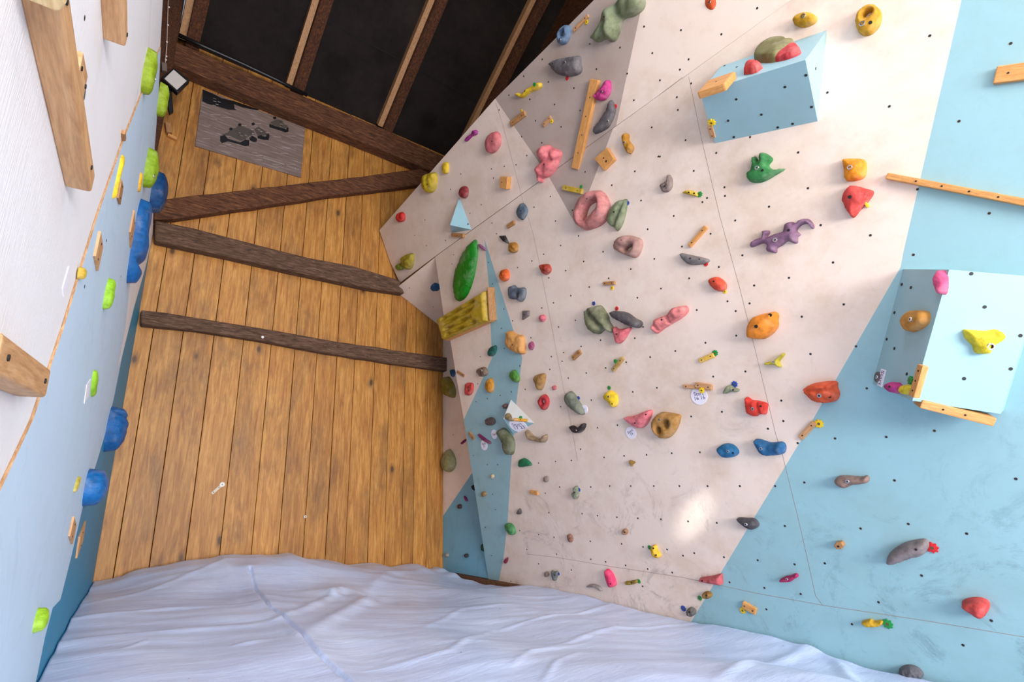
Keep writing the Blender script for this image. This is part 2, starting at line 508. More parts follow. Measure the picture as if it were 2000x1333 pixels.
def muv(y, vv, pl=MP):
    """(u, v) of the point of the plane at depth y and in-plane height vv"""
    p = pl.uv(Vector((pl.p.x, y, pl.p.z))); return Vector((p.x, vv))

# back wall: vertical pine boards
SEX = [181, 224, 291, 360, 426, 488, 541, 590, 634, 673, 717, 750, 784, 806, 832, 865]
xs = [BW.at(x, 1110 - (0 if x > 500 else 0)).x for x in SEX]
xs[0] = 0.10; xs[-1] = 2.92
xs = [-0.62, -0.38, -0.14] + xs + [3.12, 3.34, 3.56]
rnd = random.Random(5)
bm = bmesh.new(); uvl = bm.loops.layers.uv.new('UVMap')
for i, (a, b) in enumerate(zip(xs, xs[1:])):
    g = 0.0022; dz = rnd.uniform(-0.0015, 0.0015)
    r = bmesh.ops.create_cube(bm, size=1)
    vs = r['verts']
    for v in vs:
        v.co = Vector(((a + b) / 2 + v.co.x * (b - a - 2 * g), D + 0.0125 + dz + v.co.y * 0.025, 2.2 + v.co.z * 5.1))
    es = {e for v in vs for e in v.link_edges if abs((e.verts[0].co - e.verts[1].co).z) > 1 and e.verts[0].co.y < D + 0.01}
    fs = {f for v in vs for f in v.link_faces}
    for f in fs:
        for l in f.loops: l[uvl].uv = ((l.vert.co.x - a) + i * 3.7, l.vert.co.z + i * 1.31)
    bmesh.ops.bevel(bm, geom=list(es), offset=0.002, segments=1, affect='EDGES')
o = link('wall_back', bm_mesh(bm), PLANKS); tag(o, kind='structure')
bm = bmesh.new(); r = bmesh.ops.create_cube(bm, size=1)
for v in r['verts']: v.co = Vector((1.5 + v.co.x * 4.3, D + 0.05 + v.co.y * 0.03, 2.2 + v.co.z * 5.1))
o = link('wall_back_sheathing', bm_mesh(bm), m_plain('dark_sheathing', (26, 18, 14), 0.9)); tag(o, kind='structure')

# right climbing wall, lower board
NUTS_M = [(1350,163),(1322,190),(1324,215),(1339,274),(1465,268),(1616,181),(1559,298),(1816,70),(1737,208),(1974,85),(1873,237),
(1792,370),(1932,417),(1286,306),(1399,299),(1355,334),(1415,366),(1416,383),(1381,387),(1372,395),(1578,368),(1502,404),(1436,431),
(1603,440),(1388,457),(1316,422),(1332,482),(1450,499),(1404,522),(1346,544),(1541,543),(1627,513),(1473,558),(1189,544),(1151,561),
(1115,578),(1245,582),(1291,564),(1124,626),(1091,639),(1256,639),(1361,606),(1173,665),(1240,661),(1319,686),(1378,670),(1135,677),
(1101,689),(1098,706),(1223,708),(1270,698),(1183,719),(1145,729),(1110,739),(1283,758),(1236,766),(1393,736),(1155,782),(1095,795),
(1350,814),(1206,831),(1167,836),(1134,878),(1116,900),(1085,902),(1180,894),(1219,891),(1263,889),(1312,886),(1367,884),(1093,952),
(1154,952),(1191,950),(1232,950),(1277,950),(1327,950),(1382,950),(1065,964),(1072,1002),(1137,1004),(1167,1008),(1205,1011),(1246,1013),
(1291,1015),(1344,1019),(1400,1022),(1015,1037),(1082,1050),(1052,1045),(1153,1058),(1214,1063),(1256,1069),(1303,1074),(1334,1086),
(1356,1081),(1414,1089),(1029,1074),(1087,1083),(1154,1093),(1183,1098),(1222,1105),(1265,1112),(1313,1119),(1116,1114),(1052,1102),
(998,1136),(1255,1146),(1421,589),(1464,593),(1437,608),(1438,656),(1566,619),(1648,595),(1583,692),(1456,726),(1526,783),(1410,805),
(1530,823),(1500,838),(1558,866),(1672,677),(1631,857),(1693,759),(1825,842),(1731,854),(1571,943),(1747,939),(1984,936),(1514,950),
(1445,950),(1533,1028),(1681,1033),(1774,1024),(1888,1043),(1480,1095),(1552,1103),(1611,1101),(1425,1138),(1493,1149),(1564,1161),
(1497,1191),(1800,1125),(1716,1177),(1664,1220),(1936,1213),(1881,1261),(1289,306),(1240,335),(1195,362),(1252,392),(1265,448),
(1075,384),(1043,405),(1085,432),(1130,461),(1095,480),(1178,492),(1140,511),(1278,506),(1232,526),(1105,529),(1062,497),(1039,510),
(1011,523),(1072,543),(1019,361),(1118,411),(1143,336),(961,436),(970,457),(954,513),(962,555),(979,642),(1001,627),(984,604),
(883,516),(886,498),(985,681),(1015,715),(999,766),(977,773),(952,779),(930,785),(1081,592),(1058,602),(1037,660),(1077,697),
(1074,722),(1026,761),(933,750),(938,697),(968,996),(948,1031),(960,1086),(972,908),(952,908),(925,890),(1052,905),(962,966),
(1273,249),(1784,498),(1700,460)]
seam_l = mp(850, 500); seam_r = mp(1335, 150)
vs_at = lambda u: seam_l.y + (seam_r.y - seam_l.y) * (u - seam_l.x) / (seam_r.x - seam_l.x)
uL = muv(-1.7, 0).x
M_out = [mp(x, y) for x, y in [(850, 502), (868, 625), (880, 668), (892, 740), (905, 815), (928, 960), (955, 1140)]]
ub = M_out[-1].x
M_out += [Vector((ub - 0.02, -0.35)), Vector((uL, -0.35)), Vector((uL, vs_at(uL)))]
blue_r = [mp(x, y) for x, y in [(1885, -40), (1878, 0), (1765, 490), (1759, 522), (1560, 868), (1350, 1215)]]
blue_r += [Vector((blue_r[-1].x + 0.05, -0.5)), Vector((uL + (-1 if uL < 0 else 1) * 0.5, -0.5)), Vector((uL + (-1 if uL < 0 else 1) * 0.5, 4.2)), Vector((blue_r[0].x, 4.2))]
blue_s = [mp(x, y) for x, y in [(946, 466), (1020, 700), (1008, 790), (998, 910), (992, 1010), (985, 1080), (974, 1139)]]
blue_s += [Vector((blue_s[-1].x + (ub - blue_s[-1].x) * 0.2, -0.5)), Vector((ub + (0.3 if ub > blue_s[-1].x else -0.3), -0.5)), mp(850, 1000)] + [mp(x, y) for x, y in [(905, 822), (961, 700), (955, 560)]]
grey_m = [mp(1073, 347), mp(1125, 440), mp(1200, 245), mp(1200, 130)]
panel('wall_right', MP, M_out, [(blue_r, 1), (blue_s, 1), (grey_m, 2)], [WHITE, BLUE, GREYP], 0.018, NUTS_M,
      seams=[[(1345, 150), (1372, 280), (1406, 423), (1444, 560), (1472, 672), (1515, 848), (1529, 892), (1564, 1034), (1593, 1165), (1607, 1183)],
             [(1018, 381), (1040, 452), (1053, 511), (1070, 598), (1092, 715), (1115, 828), (1128, 900)],
             [(1030, 1083), (1085, 1089), (1192, 1107), (1330, 1128), (1480, 1160), (1607, 1183), (1800, 1212), (2000, 1245), (2150, 1270)]],
      gaps=[])
# upper, steeper board
NUTS_U = [(1330,59),(1409,67),(1479,16),(1345,116),(1328,136),(1258,52),(1211,93),(1274,104),(1152,86),(1165,135),(1225,144),(1289,157),
(1238,196),(1071,160),(1121,172),(1083,204),(1133,216),(1046,236),(1096,248),(1035,194),(1059,116),(1023,149),(1145,265),(1058,279),
(1019,267),(1029,304),(1008,322),(994,186),(960,330),(940,400),(900,340),(870,470),(830,430),(880,370),(975,215),(985,325),(964,348),(918,417),(833,480),(810,460)]
U_out = [mp(x, y, UP) for x, y in [(781, 553), (748, 520), (741, 450), (965, 195), (1160, 0), (1300, -140)]]
top = U_out[-1]
U_out += [Vector((muv(-1.7, 0, UP).x, top.y + 0.15)), UP.uv(MP.w(uL, vs_at(uL))) - Vector((0, 0.003)), UP.uv(MP.w(seam_l.x, seam_l.y)) - Vector((0, 0.003))]
for i in range(3):                                   # keep the board just in front of the planks
    P = UP.w(U_out[i].x, U_out[i].y)
    if P.y > D - 0.01: U_out[i].x += (P.y - (D - 0.01)) * (-1 if UP.w(1, 0).y > UP.w(0, 0).y else 1)
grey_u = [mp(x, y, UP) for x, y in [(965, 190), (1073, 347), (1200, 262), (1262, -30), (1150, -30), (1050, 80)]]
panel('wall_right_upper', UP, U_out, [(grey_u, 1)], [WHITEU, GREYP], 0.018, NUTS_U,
      seams=[[(968, 200), (982, 244), (1018, 379)], [(852, 500), (1040, 366), (1090, 333)], [(1205, 248), (1333, 151)]], gaps=[])
# short corner board under the overhang and the recessed board behind the free edge
T4 = MP.w(mp(895, 740).x, mp(895, 740).y) + Vector((0.10, 0, 0))
T_out = [TP.uv(BW.at(769, 567) + Vector((0, -0.004, 0))), TP.uv(P2), TP.uv(P2 + (T4 - P2) * 0.9), TP.uv(P3 + Vector((0, -0.004, 0)))]
panel('wall_right_corner', TP, T_out, [], [WHITEU], 0.018, [(800, 563), (846, 600)], gaps=[])
R_in = []
yR = 3.3
rv = lambda y, z: RP.uv(Vector((XC, y, z)))
R_out = [rv(D - 0.004, 0.0), rv(yR, -0.0), rv(yR, 2.2), rv(D - 0.004, 2.55)]
R_teal = [RP.uv(RP.at(x, y)) for x, y in [(850, 1030), (867, 1006), (925, 920), (990, 830), (1050, 1200), (850, 1200)]]
panel('wall_right_recess', RP, R_out, [(R_teal, 1)], [WHITE, TEALR], 0.018, [(897, 990), (873, 1085), (879, 740), (885, 850)], gaps=[])
# dark sill under the recessed board
bm = prism([(XC - 0.06, D), (XC + 0.3, D), (XC + 0.3, 3.2), (XC - 0.06, 3.2)], -0.35, -0.004, 0.004)
o = link('trim_1', bm_mesh(bm), OLDW); tag(o, kind='structure')

# left climbing wall
def lw(y, z): return LP.uv(LP.p + dL * ((y - D) / dL.y) + Vector((0, 0, z)))
LBND = [(314, 92), (245, 265), (190, 425), (125, 640), (65, 820), (0, 960), (-80, 1150)]
L_out = [lw(0.95, -0.35), lw(D - 0.004, -0.35), lw(D - 0.004, 2.72)] + [mp(x, y, LP) for x, y in [(298, 482), (302, 290), (309, 200)] + LBND]
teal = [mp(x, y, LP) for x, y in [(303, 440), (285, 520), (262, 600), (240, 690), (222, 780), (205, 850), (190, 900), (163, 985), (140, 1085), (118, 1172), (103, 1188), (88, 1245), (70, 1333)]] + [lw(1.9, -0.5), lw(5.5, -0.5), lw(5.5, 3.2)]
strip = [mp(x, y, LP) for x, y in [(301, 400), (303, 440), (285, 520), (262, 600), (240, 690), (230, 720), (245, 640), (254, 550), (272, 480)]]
duskb = [mp(x, y, LP) for x, y in [(0, 1333), (95, 1213), (88, 1245), (70, 1333)]] + [lw(1.9, -0.5), lw(1.2, -0.5)]
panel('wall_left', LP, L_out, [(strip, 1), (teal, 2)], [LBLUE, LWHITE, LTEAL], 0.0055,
      [(165, 560), (208, 470), (215, 1000), (236, 540)], seams=[])
LU_out = [mp(x, y, LU) for x, y in [(312, 110)] + [(p[0] + 9, p[1]) for p in LBND[1:]]] + [LU.uv(LU.p + dL * ((-1.8 - D) / dL.y) + Vector((0, 0, 0.3))), LU.uv(LU.p + dL * ((-1.8 - D) / dL.y) + Vector((0, 0, 3.6)))] + [mp(322, -90, LU), mp(318, 0, LU)]
panel('wall_left_upper', LU, LU_out, [], [LWHITE], 0.019, [(165, 35)], seams=[[(295, 0), (290, 90), (275, 150), (250, 265)]])

# roof: black membrane between rafters, rising towards the camera
TH = math.radians(36); zr = 4.66
ROOF = Plane((0, D, zr + 0.02), (0, -math.sin(TH), -math.cos(TH)))
def rbox(x0, x1, s0, s1, h0, h1, bev=0.0):
    """box lying under the roof: x range, distance up the slope, depth below the membrane"""
    r0 = Vector((0, D, zr + 0.02)); up = Vector((0, -math.cos(TH), math.sin(TH)))
    bm = bmesh.new(); vs = []
    for x in (x0, x1):
        for s in (s0, s1):
            for h in (h0, h1): vs.append(bm.verts.new(Vector((x, 0, 0)) + r0 + up * s + ROOF.n * h))
    for f in ((0, 1, 3, 2), (4, 6, 7, 5), (0, 4, 5, 1), (2, 3, 7, 6), (0, 2, 6, 4), (1, 5, 7, 3)): bm.faces.new([vs[i] for i in f])
    bmesh.ops.recalc_face_normals(bm, faces=bm.faces)
    if bev: bmesh.ops.bevel(bm, geom=list(bm.edges), offset=bev, segments=2, affect='EDGES')
    return bm
m, nt, b = new_mat('black_roof_membrane')
v_ = coords(nt, (1, 1, 1))
nt.links.new(ramp(nt, noi(nt, v_, 2.5, 5, 0.7), [(0.3, (0.009, 0.0065, 0.0055, 1)), (0.7, (0.026, 0.020, 0.017, 1))]), b.inputs['Base Color'])
b.inputs['Roughness'].default_value = 0.85; b.inputs['Specular IOR Level'].default_value = 0.2
bump(nt, b, noi(nt, coords(nt, (2, 1, 1)), 3, 5, 0.6), 0.2, 0.02)
o = link('ceiling', bm_mesh(rbox(0.14, 3.7, -0.2, 8.2, -0.03, 0.0)), m); tag(o, kind='structure')
# thin laps of the membrane sheets
for k, s in enumerate((0.72, 1.75)):
    o = link('trim_%d' % (k + 2), bm_mesh(rbox(0.2, 3.0, s, s + 0.012, -0.002, 0.004)), m_plain('lap', (9, 8, 8), 0.8)); tag(o, kind='structure')
RAFT = m_wood('rafter_timber', (44, 22, 10), (84, 46, 22), (120, 72, 38), (14, 2.2, 14), 0.85, bmp=0.5)
BATT = m_wood('light_batten', (172, 124, 82), (200, 150, 104), (214, 168, 122), (14, 1.2, 14), 0.6, bmp=0.1)
def rough(bm, amp, sc=5, cuts=14, seed=0):
    bmesh.ops.subdivide_edges(bm, edges=[e for e in bm.edges if e.calc_length() > 0.6], cuts=cuts, use_grid_fill=True)
    off = Vector((seed * 3.3, seed, -seed))
    for v in bm.verts:
        v.co += Vector((noise.noise(v.co * sc + off), noise.noise(v.co * sc + off + Vector((9, 0, 0))), noise.noise(v.co * sc + off + Vector((0, 9, 0))))) * amp
    return bm
for k, x in enumerate((0.20, 1.10, 2.07, 3.06)):
    rt = bpy.data.objects.new('rafter', None); COL.objects.link(rt)
    base = Vector((x, D - 0.1, zr + 0.05)); rt.location = base
    lab = ['dark roof rafter with pale batten, at the far left next to the post', 'dark roof rafter with pale batten above the grey race poster', 'dark roof rafter with pale batten in the middle of the black ceiling', 'dark roof rafter with pale batten furthest right, running behind the climbing wall'][k]
    tag(rt, lab, 'rafter', 'roof rafters')
    inv = Matrix.Translation(-base)
    wdt = (0.10, 0.10, 0.10, 0.12)[k]
    for nm, bm, mt in (('timber', rough(rbox(x, x + wdt, 0.0, 8.0, 0.003, 0.13, 0.006), 0.008, seed=k), RAFT), ('batten', rbox(x - 0.058, x - 0.004, 0.03, 8.0, 0.003, 0.075), BATT)):
        me = bm_mesh(bm); me.transform(inv); link(nm, me, mt, rt)
# outer side walls of the barn (seen only through the gap above the climbing wall)
BARN = m_wood('dark_barn_boards', (52, 30, 14), (88, 52, 24), (118, 72, 36), (1, 3, 12), 0.8, bmp=0.3)
for nm, x0 in (('wall_right_barn', 3.45), ('wall_left_barn', -0.72)):
    bm = bmesh.new(); r = bmesh.ops.create_cube(bm, size=1)
    for v in r['verts']: v.co = Vector((x0 + v.co.x * 0.06, 1.05 + v.co.y * 7.2, 4.55 + v.co.z * 9.8))
    o = link(nm, bm_mesh(bm), BARN); tag(o, kind='structure')
bm = bmesh.new(); r = bmesh.ops.create_cube(bm, size=1)
for v in r['verts']: v.co = Vector((1.35 + v.co.x * 4.3, 0.9 + v.co.y * 7.6, -0.42 + v.co.z * 0.1))
o = link('floor', bm_mesh(bm), m_wood('floor_boards', (70, 48, 32), (92, 64, 42), (110, 80, 54), (8, 1, 1), 0.7)); tag(o, kind='structure')

# timbers on the back wall
def timber(label, pts, h, name='timber_beam', seed=1, mat=None, amp=0.006, up=None):
    """pts: photo outline of the front face, standing h in front of the planks"""
    o0 = BW.uv(BW.at(sum(p[0] for p in pts) / len(pts), sum(p[1] for p in pts) / len(pts), h)); P = BW.w(o0.x, o0.y)
    pp = [BW.uv(BW.at(x, y, h)) - o0 for x, y in pts]
    bm = prism(pp, 0.0, h, 0.008, 1)
    rough(bm, amp, 6, 16, seed)
    o = link(name, bm_mesh(bm), mat or OLDB, None, frame(BW, P))
    if label: tag(o, label, 'beam', 'old timbers across the back wall')
    return o
OLDB = m_wood('rough_beam', (46, 24, 12), (98, 58, 32), (140, 92, 58), (2.2, 16, 16), 0.85, bmp=0.7)
OLDG = m_wood('weathered_beam', (52, 34, 24), (98, 70, 52), (132, 102, 80), (2.2, 16, 16), 0.85, bmp=0.7)
OLDV = m_wood('rough_post', (40, 20, 9), (78, 42, 20), (110, 66, 36), (16, 2.2, 16), 0.85, bmp=0.6)
timber('heavy dark beam at the top of the plank wall, under the black ceiling', [(325, 72), (349, 83), (469, 135), (597, 189), (746, 250), (854, 300), (905, 322), (905, 362), (820, 324), (700, 274), (600, 233), (470, 180), (345, 126), (322, 118)], 0.14, seed=2)
timber('slanting dark brace rising to the right across the plank wall', [(300, 392), (480, 370), (660, 350), (880, 322), (880, 350), (800, 364), (640, 383), (470, 408), (345, 426), (300, 428)], 0.09, seed=3)
timber('rough dark beam with split bark under the slanting brace', [(303, 430), (380, 446), (500, 478), (600, 503), (690, 520), (780, 547), (790, 573), (720, 563), (640, 545), (560, 528), (440, 500), (303, 469)], 0.10, mat=OLDG, seed=4)
timber('lowest weathered beam across the plank wall, with a white dot', [(276, 606), (320, 610), (420, 626), (540, 646), (660, 668), (780, 685), (880, 700), (880, 726), (780, 712), (640, 690), (500, 664), (380, 645), (276, 634)], 0.08, mat=OLDG, seed=5)
beam3 = [o for o in bpy.data.objects if o.get('label', '').startswith('lowest')][0]
P = BW.at(513, 659, 0.083); d_ = disc_mesh(0.011, 0.002, m_plain('white_dot', (235, 228, 220), 0.6), 'dot')
o = bpy.data.objects.new('white_cap', d_); COL.objects.link(o); o.parent = beam3; o.matrix_local = beam3.matrix_world.inverted() @ frame(BW, P)
# corner post on the left
Pp = BW.at(340, 150); xl = 0.17
bm = prism([(-0.03, D - 0.20), (0.135, D - 0.20), (0.135, D - 0.005), (-0.03, D - 0.005)], 2.75, 6.0, 0.008, 1); rough(bm, 0.008, 5, 18, 7)
me = bm_mesh(bm); me.transform(Matrix.Translation((-0.06, -(D - 0.1), -2.6)))
o = link('timber_post', me, OLDV, None, Matrix.Translation((0.06, D - 0.1, 2.6))); tag(o, 'dark upright timber post in the far left corner beside the white panel', 'post')

# ------------------------------------------------------------------ crash mat
def at_y(px, py, y):
    d = ray(px, py); return CAM + d * (y / d.y)
ctrl = []
for px, py, y in [(181, 1142, 4.5), (300, 1108, 4.45), (380, 1096, 4.4), (440, 1089, 4.35), (500, 1085, 4.3), (545, 1086, 4.3), (600, 1095, 4.4), (700, 1103, 4.45), (800, 1103, 4.45), (850, 1110, 4.5),
                  (880, 1119, 4.3), (920, 1131, 4.1), (950, 1141, 3.86), (640, 1150, 3.5), (760, 1180, 3.3)]:
    ctrl.append(at_y(px, py, y))
for px, py in [(975, 1141), (1060, 1148), (1140, 1163), (1200, 1180), (1280, 1199), (1350, 1216), (1430, 1227), (1500, 1240), (1570, 1257), (1640, 1284), (1700, 1304), (1830, 1331)]:
    ctrl.append(MP.at(px, py))
for px, py in [(166, 1164), (140, 1205), (118, 1245), (95, 1288), (70, 1333)]:
    ctrl.append(LP.at(px, py))
ctrl += [Vector(p) for p in [(0.0, 1.0, 0.12), (0.0, -1.5, 0.1), (2.8, -0.5, -0.08), (2.8, -1.6, -0.1), (1.4, -1.5, 0.05), (1.2, 0.8, 0.1), (1.2, 2.0, 0.12), (0.7, 2.6, 0.17), (0.8, 3.4, 0.2), (1.4, 3.3, 0.14),
                             (2.0, 2.2, 0.03), (2.0, 3.2, 0.04), (1.5, 1.3, 0.10), (2.0, 1.0, 0.06)]]
def matz0(x, y):
    sw = 0; s = 0
    for c in ctrl:
        w_ = 1 / (((c.x - x) ** 2 + (c.y - y) ** 2) + 0.004) ** 1.6
        sw += w_; s += w_ * c.z
    return s / sw
def onmat(px, py, z=0.12):
    d = ray(px, py); P = CAM + d * ((z - CAM.z) / d.z)
    for _ in range(4):
        P = CAM + d * ((matz0(P.x, P.y) - CAM.z) / d.z)
    return Vector((P.x, P.y))
RID = []
for pts, amp, wd in [
    ([(545, 1213), (600, 1190), (665, 1156)], 0.016, 0.035), ([(596, 1243), (660, 1205), (745, 1172)], 0.022, 0.05),
    ([(430, 1100), (480, 1090), (545, 1092), (590, 1118)], 0.018, 0.07), ([(640, 1152), (668, 1170)], 0.02, 0.04),
    ([(160, 1185), (300, 1160), (485, 1128)], 0.007, 0.03), ([(130, 1215), (330, 1190), (520, 1178)], 0.008, 0.025),
    ([(100, 1262), (300, 1235), (545, 1213)], 0.007, 0.03), ([(240, 1270), (290, 1250)], 0.006, 0.012), ([(455, 1265), (520, 1250)], 0.008, 0.02),
    ([(560, 1230), (585, 1246)], 0.008, 0.015), ([(230, 1115), (420, 1108), (470, 1122)], 0.006, 0.03),
    ([(690, 1165), (760, 1120), (860, 1112)], 0.012, 0.05), ([(975, 1232), (1100, 1200), (1195, 1180)], 0.008, 0.014),
    ([(1010, 1275), (1200, 1225), (1380, 1215)], 0.007, 0.02), ([(880, 1140), (1000, 1165), (1120, 1163)], 0.006, 0.03),
    ([(1575, 1262), (1480, 1290), (1400, 1333)], 0.014, 0.03), ([(1585, 1262), (1640, 1300), (1680, 1333)], 0.016, 0.03),
    ([(1000, 1300), (1040, 1270), (1150, 1255)], 0.006, 0.015), ([(720, 1310), (880, 1270), (960, 1230)], 0.006, 0.02),
    ([(1060, 1333), (1090, 1290), (1130, 1275)], 0.006, 0.012), ([(820, 1230), (900, 1190), (1010, 1180)], 0.005, 0.02)]:
    q = [onmat(*p) for p in pts]
    L_ = sum((b - a).length for a, b in zip(q, q[1:])); s0 = 0
    for a, b in zip(q, q[1:]):
        RID.append((a, b, amp, wd, s0 / L_, (s0 + (b - a).length) / L_)); s0 += (b - a).length
CRE = [onmat(*p) for p in [(485, 1145), (525, 1187), (555, 1210), (585, 1237), (615, 1275), (675, 1333), (760, 1420)]]
def matz(x, y):
    p = Vector((x, y)); z = matz0(x, y)
    groups = {}
    for a, b, amp, wd, t0, t1 in RID:
        ab = b - a; t = max(0, min(1, (p - a).dot(ab) / ab.length_squared))
        d = (p - a - ab * t).length
        if d < wd * 3.2:
            tt = t0 + (t1 - t0) * t
            v = amp * math.exp(-(d / wd) ** 2) * (0.15 + 0.85 * math.sin(math.pi * (0.08 + 0.84 * tt)))
            k = (amp, wd); groups[k] = max(groups.get(k, 0), v)
    z += sum(groups.values())
    best = 9
    for a, b in zip(CRE, CRE[1:]):
        ab = b - a; t = max(0, min(1, (p - a).dot(ab) / ab.length_squared)); best = min(best, (p - a - ab * t).length)
    z += 0.012 * math.exp(-(best / 0.07) ** 2) - 0.020 * math.exp(-(best / 0.008) ** 2)
    q = Vector((x * 2.2 + y * 0.7, y * 0.9 - x * 0.5, 0.0))
    z += 0.010 * noise.noise(q * 1.5) + 0.0045 * noise.noise(Vector((x * 3 + y * 9, y * 2 - x * 1.5, 3.0))) + 0.0012 * noise.noise(Vector((x * 7 + y * 24, y * 4 - x * 6, 7.0)))
    return z
NX, NY = 380, 420
verts = []; faces = []
def xl_(y): return 0.2025 + (y - D) * dL.x / dL.y + 0.006
ys_ = [-1.5 + (D - 0.006 + 1.5) * (j / NY) for j in range(NY + 1)]
for j, y in enumerate(ys_):
    a = xl_(y); b_ = XC - 0.004 if y < 3.85 else (XC - 0.004 - min(0.09, (y - 3.85) * 0.4))
    for i in range(NX + 1):
        x = a + (b_ - a) * i / NX
        z = matz(x, y)
        if x > XC - z * math.tan(TI) - 0.004: x = XC - z * math.tan(TI) - 0.004
        e = min(i, NX - i, NY - j, 99)
        if j > NY - 8 and i > 20 and i < NX - 4: z -= 0.02 * (1 - (NY - j) / 8) ** 2
        verts.append((x, y, z))
top_n = len(verts)
idx_ = lambda i, j: j * (NX + 1) + i
for j in range(NY):
    for i in range(NX): faces.append((idx_(i, j), idx_(i + 1, j), idx_(i + 1, j + 1), idx_(i, j + 1)))
rim = [idx_(i, 0) for i in range(NX)] + [idx_(NX, j) for j in range(NY)] + [idx_(i, NY) for i in range(NX, 0, -1)] + [idx_(0, j) for j in range(NY, 0, -1)]
for k in rim: verts.append((verts[k][0], verts[k][1], -0.355))
for k in range(len(rim)):
    n_ = (k + 1) % len(rim); faces.append((rim[n_], rim[k], top_n + k, top_n + n_))
faces.append(tuple(top_n + k for k in range(len(rim) - 1, -1, -1)))
m, nt, b = new_mat('white_mat_vinyl')
v_ = coords(nt)
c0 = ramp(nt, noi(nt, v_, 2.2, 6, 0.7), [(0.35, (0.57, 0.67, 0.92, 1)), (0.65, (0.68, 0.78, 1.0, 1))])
sm = ramp(nt, noi(nt, coords(nt, loc=(4, 4, 4)), 6, 7, 0.8, 1.0), [(0.63, g1(0)), (0.78, g1(0.3))])
c0 = mix(nt, sm, c0, (0.36, 0.36, 0.42, 1))
vo = N(nt, 'ShaderNodeTexVoronoi'); vo.inputs['Scale'].default_value = 5.0; nt.links.new(v_, vo.inputs['Vector'])
sp_ = ramp(nt, vo.outputs['Distance'], [(0.018, g1(0.8)), (0.03, g1(0))])
c0 = mix(nt, sp_, c0, (0.12, 0.11, 0.12, 1))
nt.links.new(c0, b.inputs['Base Color']); b.inputs['Roughness'].default_value = 0.34
b.inputs['Specular IOR Level'].default_value = 0.45
bump(nt, b, noi(nt, coords(nt, (2.0, 9, 1), rot=(0, 0, 0.55)), 3.2, 6, 0.65, 0.7), 0.20, 0.02)
me = mesh(verts, faces, True)
o = link('crash_mat', me, m, None, Matrix.Identity(4)); tag(o, 'big white vinyl-covered crash mat with creases covering the floor', 'crash mat')

# ------------------------------------------------------------------ plywood volumes
def volume(label, pl, pts, faces, mats, idx=None, nuts=(), lines=(), name='climbing_volume'):
    """pts: (px, py, height above the wall)"""
    W = [pl.at(x, y, h) for x, y, h in pts]
    o0 = pl.uv(pl.at(sum(p[0] for p in pts) / len(pts), sum(p[1] for p in pts) / len(pts))); P = pl.w(o0.x, o0.y)
    mw = frame(pl, P); inv = mw.inverted()
    V = [inv @ q for q in W]
    # missing feet: repeat raised corners on the wall
    me = mesh(V, faces, False, idx)
    bm = bmesh.new(); bm.from_mesh(me); bmesh.ops.recalc_face_normals(bm, faces=bm.faces)
    bm.to_mesh(me); bm.free()
    o = link(name, me, mats, None, mw); tag(o, label, 'climbing volume', 'painted plywood volumes')
    for (x, y, f) in nuts:
        fp = FacePlane([W[i] for i in faces[f]]); Q = fp.at(x, y)
        d = sub('bolt_hole', NUTM, o, inv @ (Q + fp.n * 0.0006)); d.rotation_euler = (inv.to_3x3() @ fp.n).to_track_quat('Z', 'Y').to_euler()
    return o, W
class FacePlane(Plane):
    def __init__(s, P, up=(0, 0, 1)):
        n = (P[1] - P[0]).cross(P[2] - P[0]).normalized()
        if n.dot(CAM - P[0]) < 0: n = -n
        super().__init__(P[0], n, up)
NUTM = disc_mesh(0.0062, 0.0008, NUT, 'nut')
def fp(W, *ids): return FacePlane([W[i] for i in ids])

h1 = 0.26
v1, W1 = volume('large blue wedge volume high on the white wall carrying green, red and wooden holds', MP,
    [(1367, 180, h1), (1573, 117, h1), (1597, 237, 0), (1397, 280, 0), (1409, 129, 0), (1615, 59, 0)],
    [(0, 1, 2, 3), (0, 4, 5, 1), (1, 5, 2), (0, 3, 4), (4, 3, 2, 5)], [VBLUE],
    nuts=[(1438, 194, 0), (1533, 170, 0), (1422, 236, 0), (1487, 224, 0), (1548, 242, 0), (1433, 268, 0), (1519, 249, 0), (1574, 147, 0), (1585, 209, 0), (1415, 128.5, 1), (1439, 131, 1), (1593, 134, 2)])
V1F = fp(W1, 0, 1, 2); V1T = fp(W1, 0, 4, 5)
MPf = lambda x, y, h: MP.at(x, y, h)
h2 = 0.24; h3 = 0.10
pF1 = MP.at(1854, 527, h2); pF4 = MP.at(1782, 783, h2); pF2 = MP.at(2037, 542, h3); pF3 = MP.at(1954, 809, h3)
W2 = [pF1, pF4, pF2, pF3, MP.at(1764, 526), MP.at(1704, 750), pF3 - MP.n * h3, pF2 - MP.n * h3]
P = MP.at(1860, 670); P = MP.w(*MP.uv(P)); mw = frame(MP, P)
me = mesh([mw.inverted() @ q for q in W2], [(0, 2, 3, 1), (4, 0, 1, 5), (5, 1, 3, 6), (0, 4, 7, 2), (2, 7, 6, 3), (4, 5, 6, 7)])
bm = bmesh.new(); bm.from_mesh(me); bmesh.ops.recalc_face_normals(bm, faces=bm.faces); bm.to_mesh(me); bm.free()
v2 = link('climbing_volume', me, [VBLUE], None, mw); tag(v2, 'big boxy blue volume at the right edge with a yellow hold on its front', 'climbing volume', 'painted plywood volumes')
V2F = FacePlane([pF1, pF2, pF3]); V2S = FacePlane([pF1, pF4, W2[5]]); V2B = FacePlane([pF4, pF3, W2[5]])
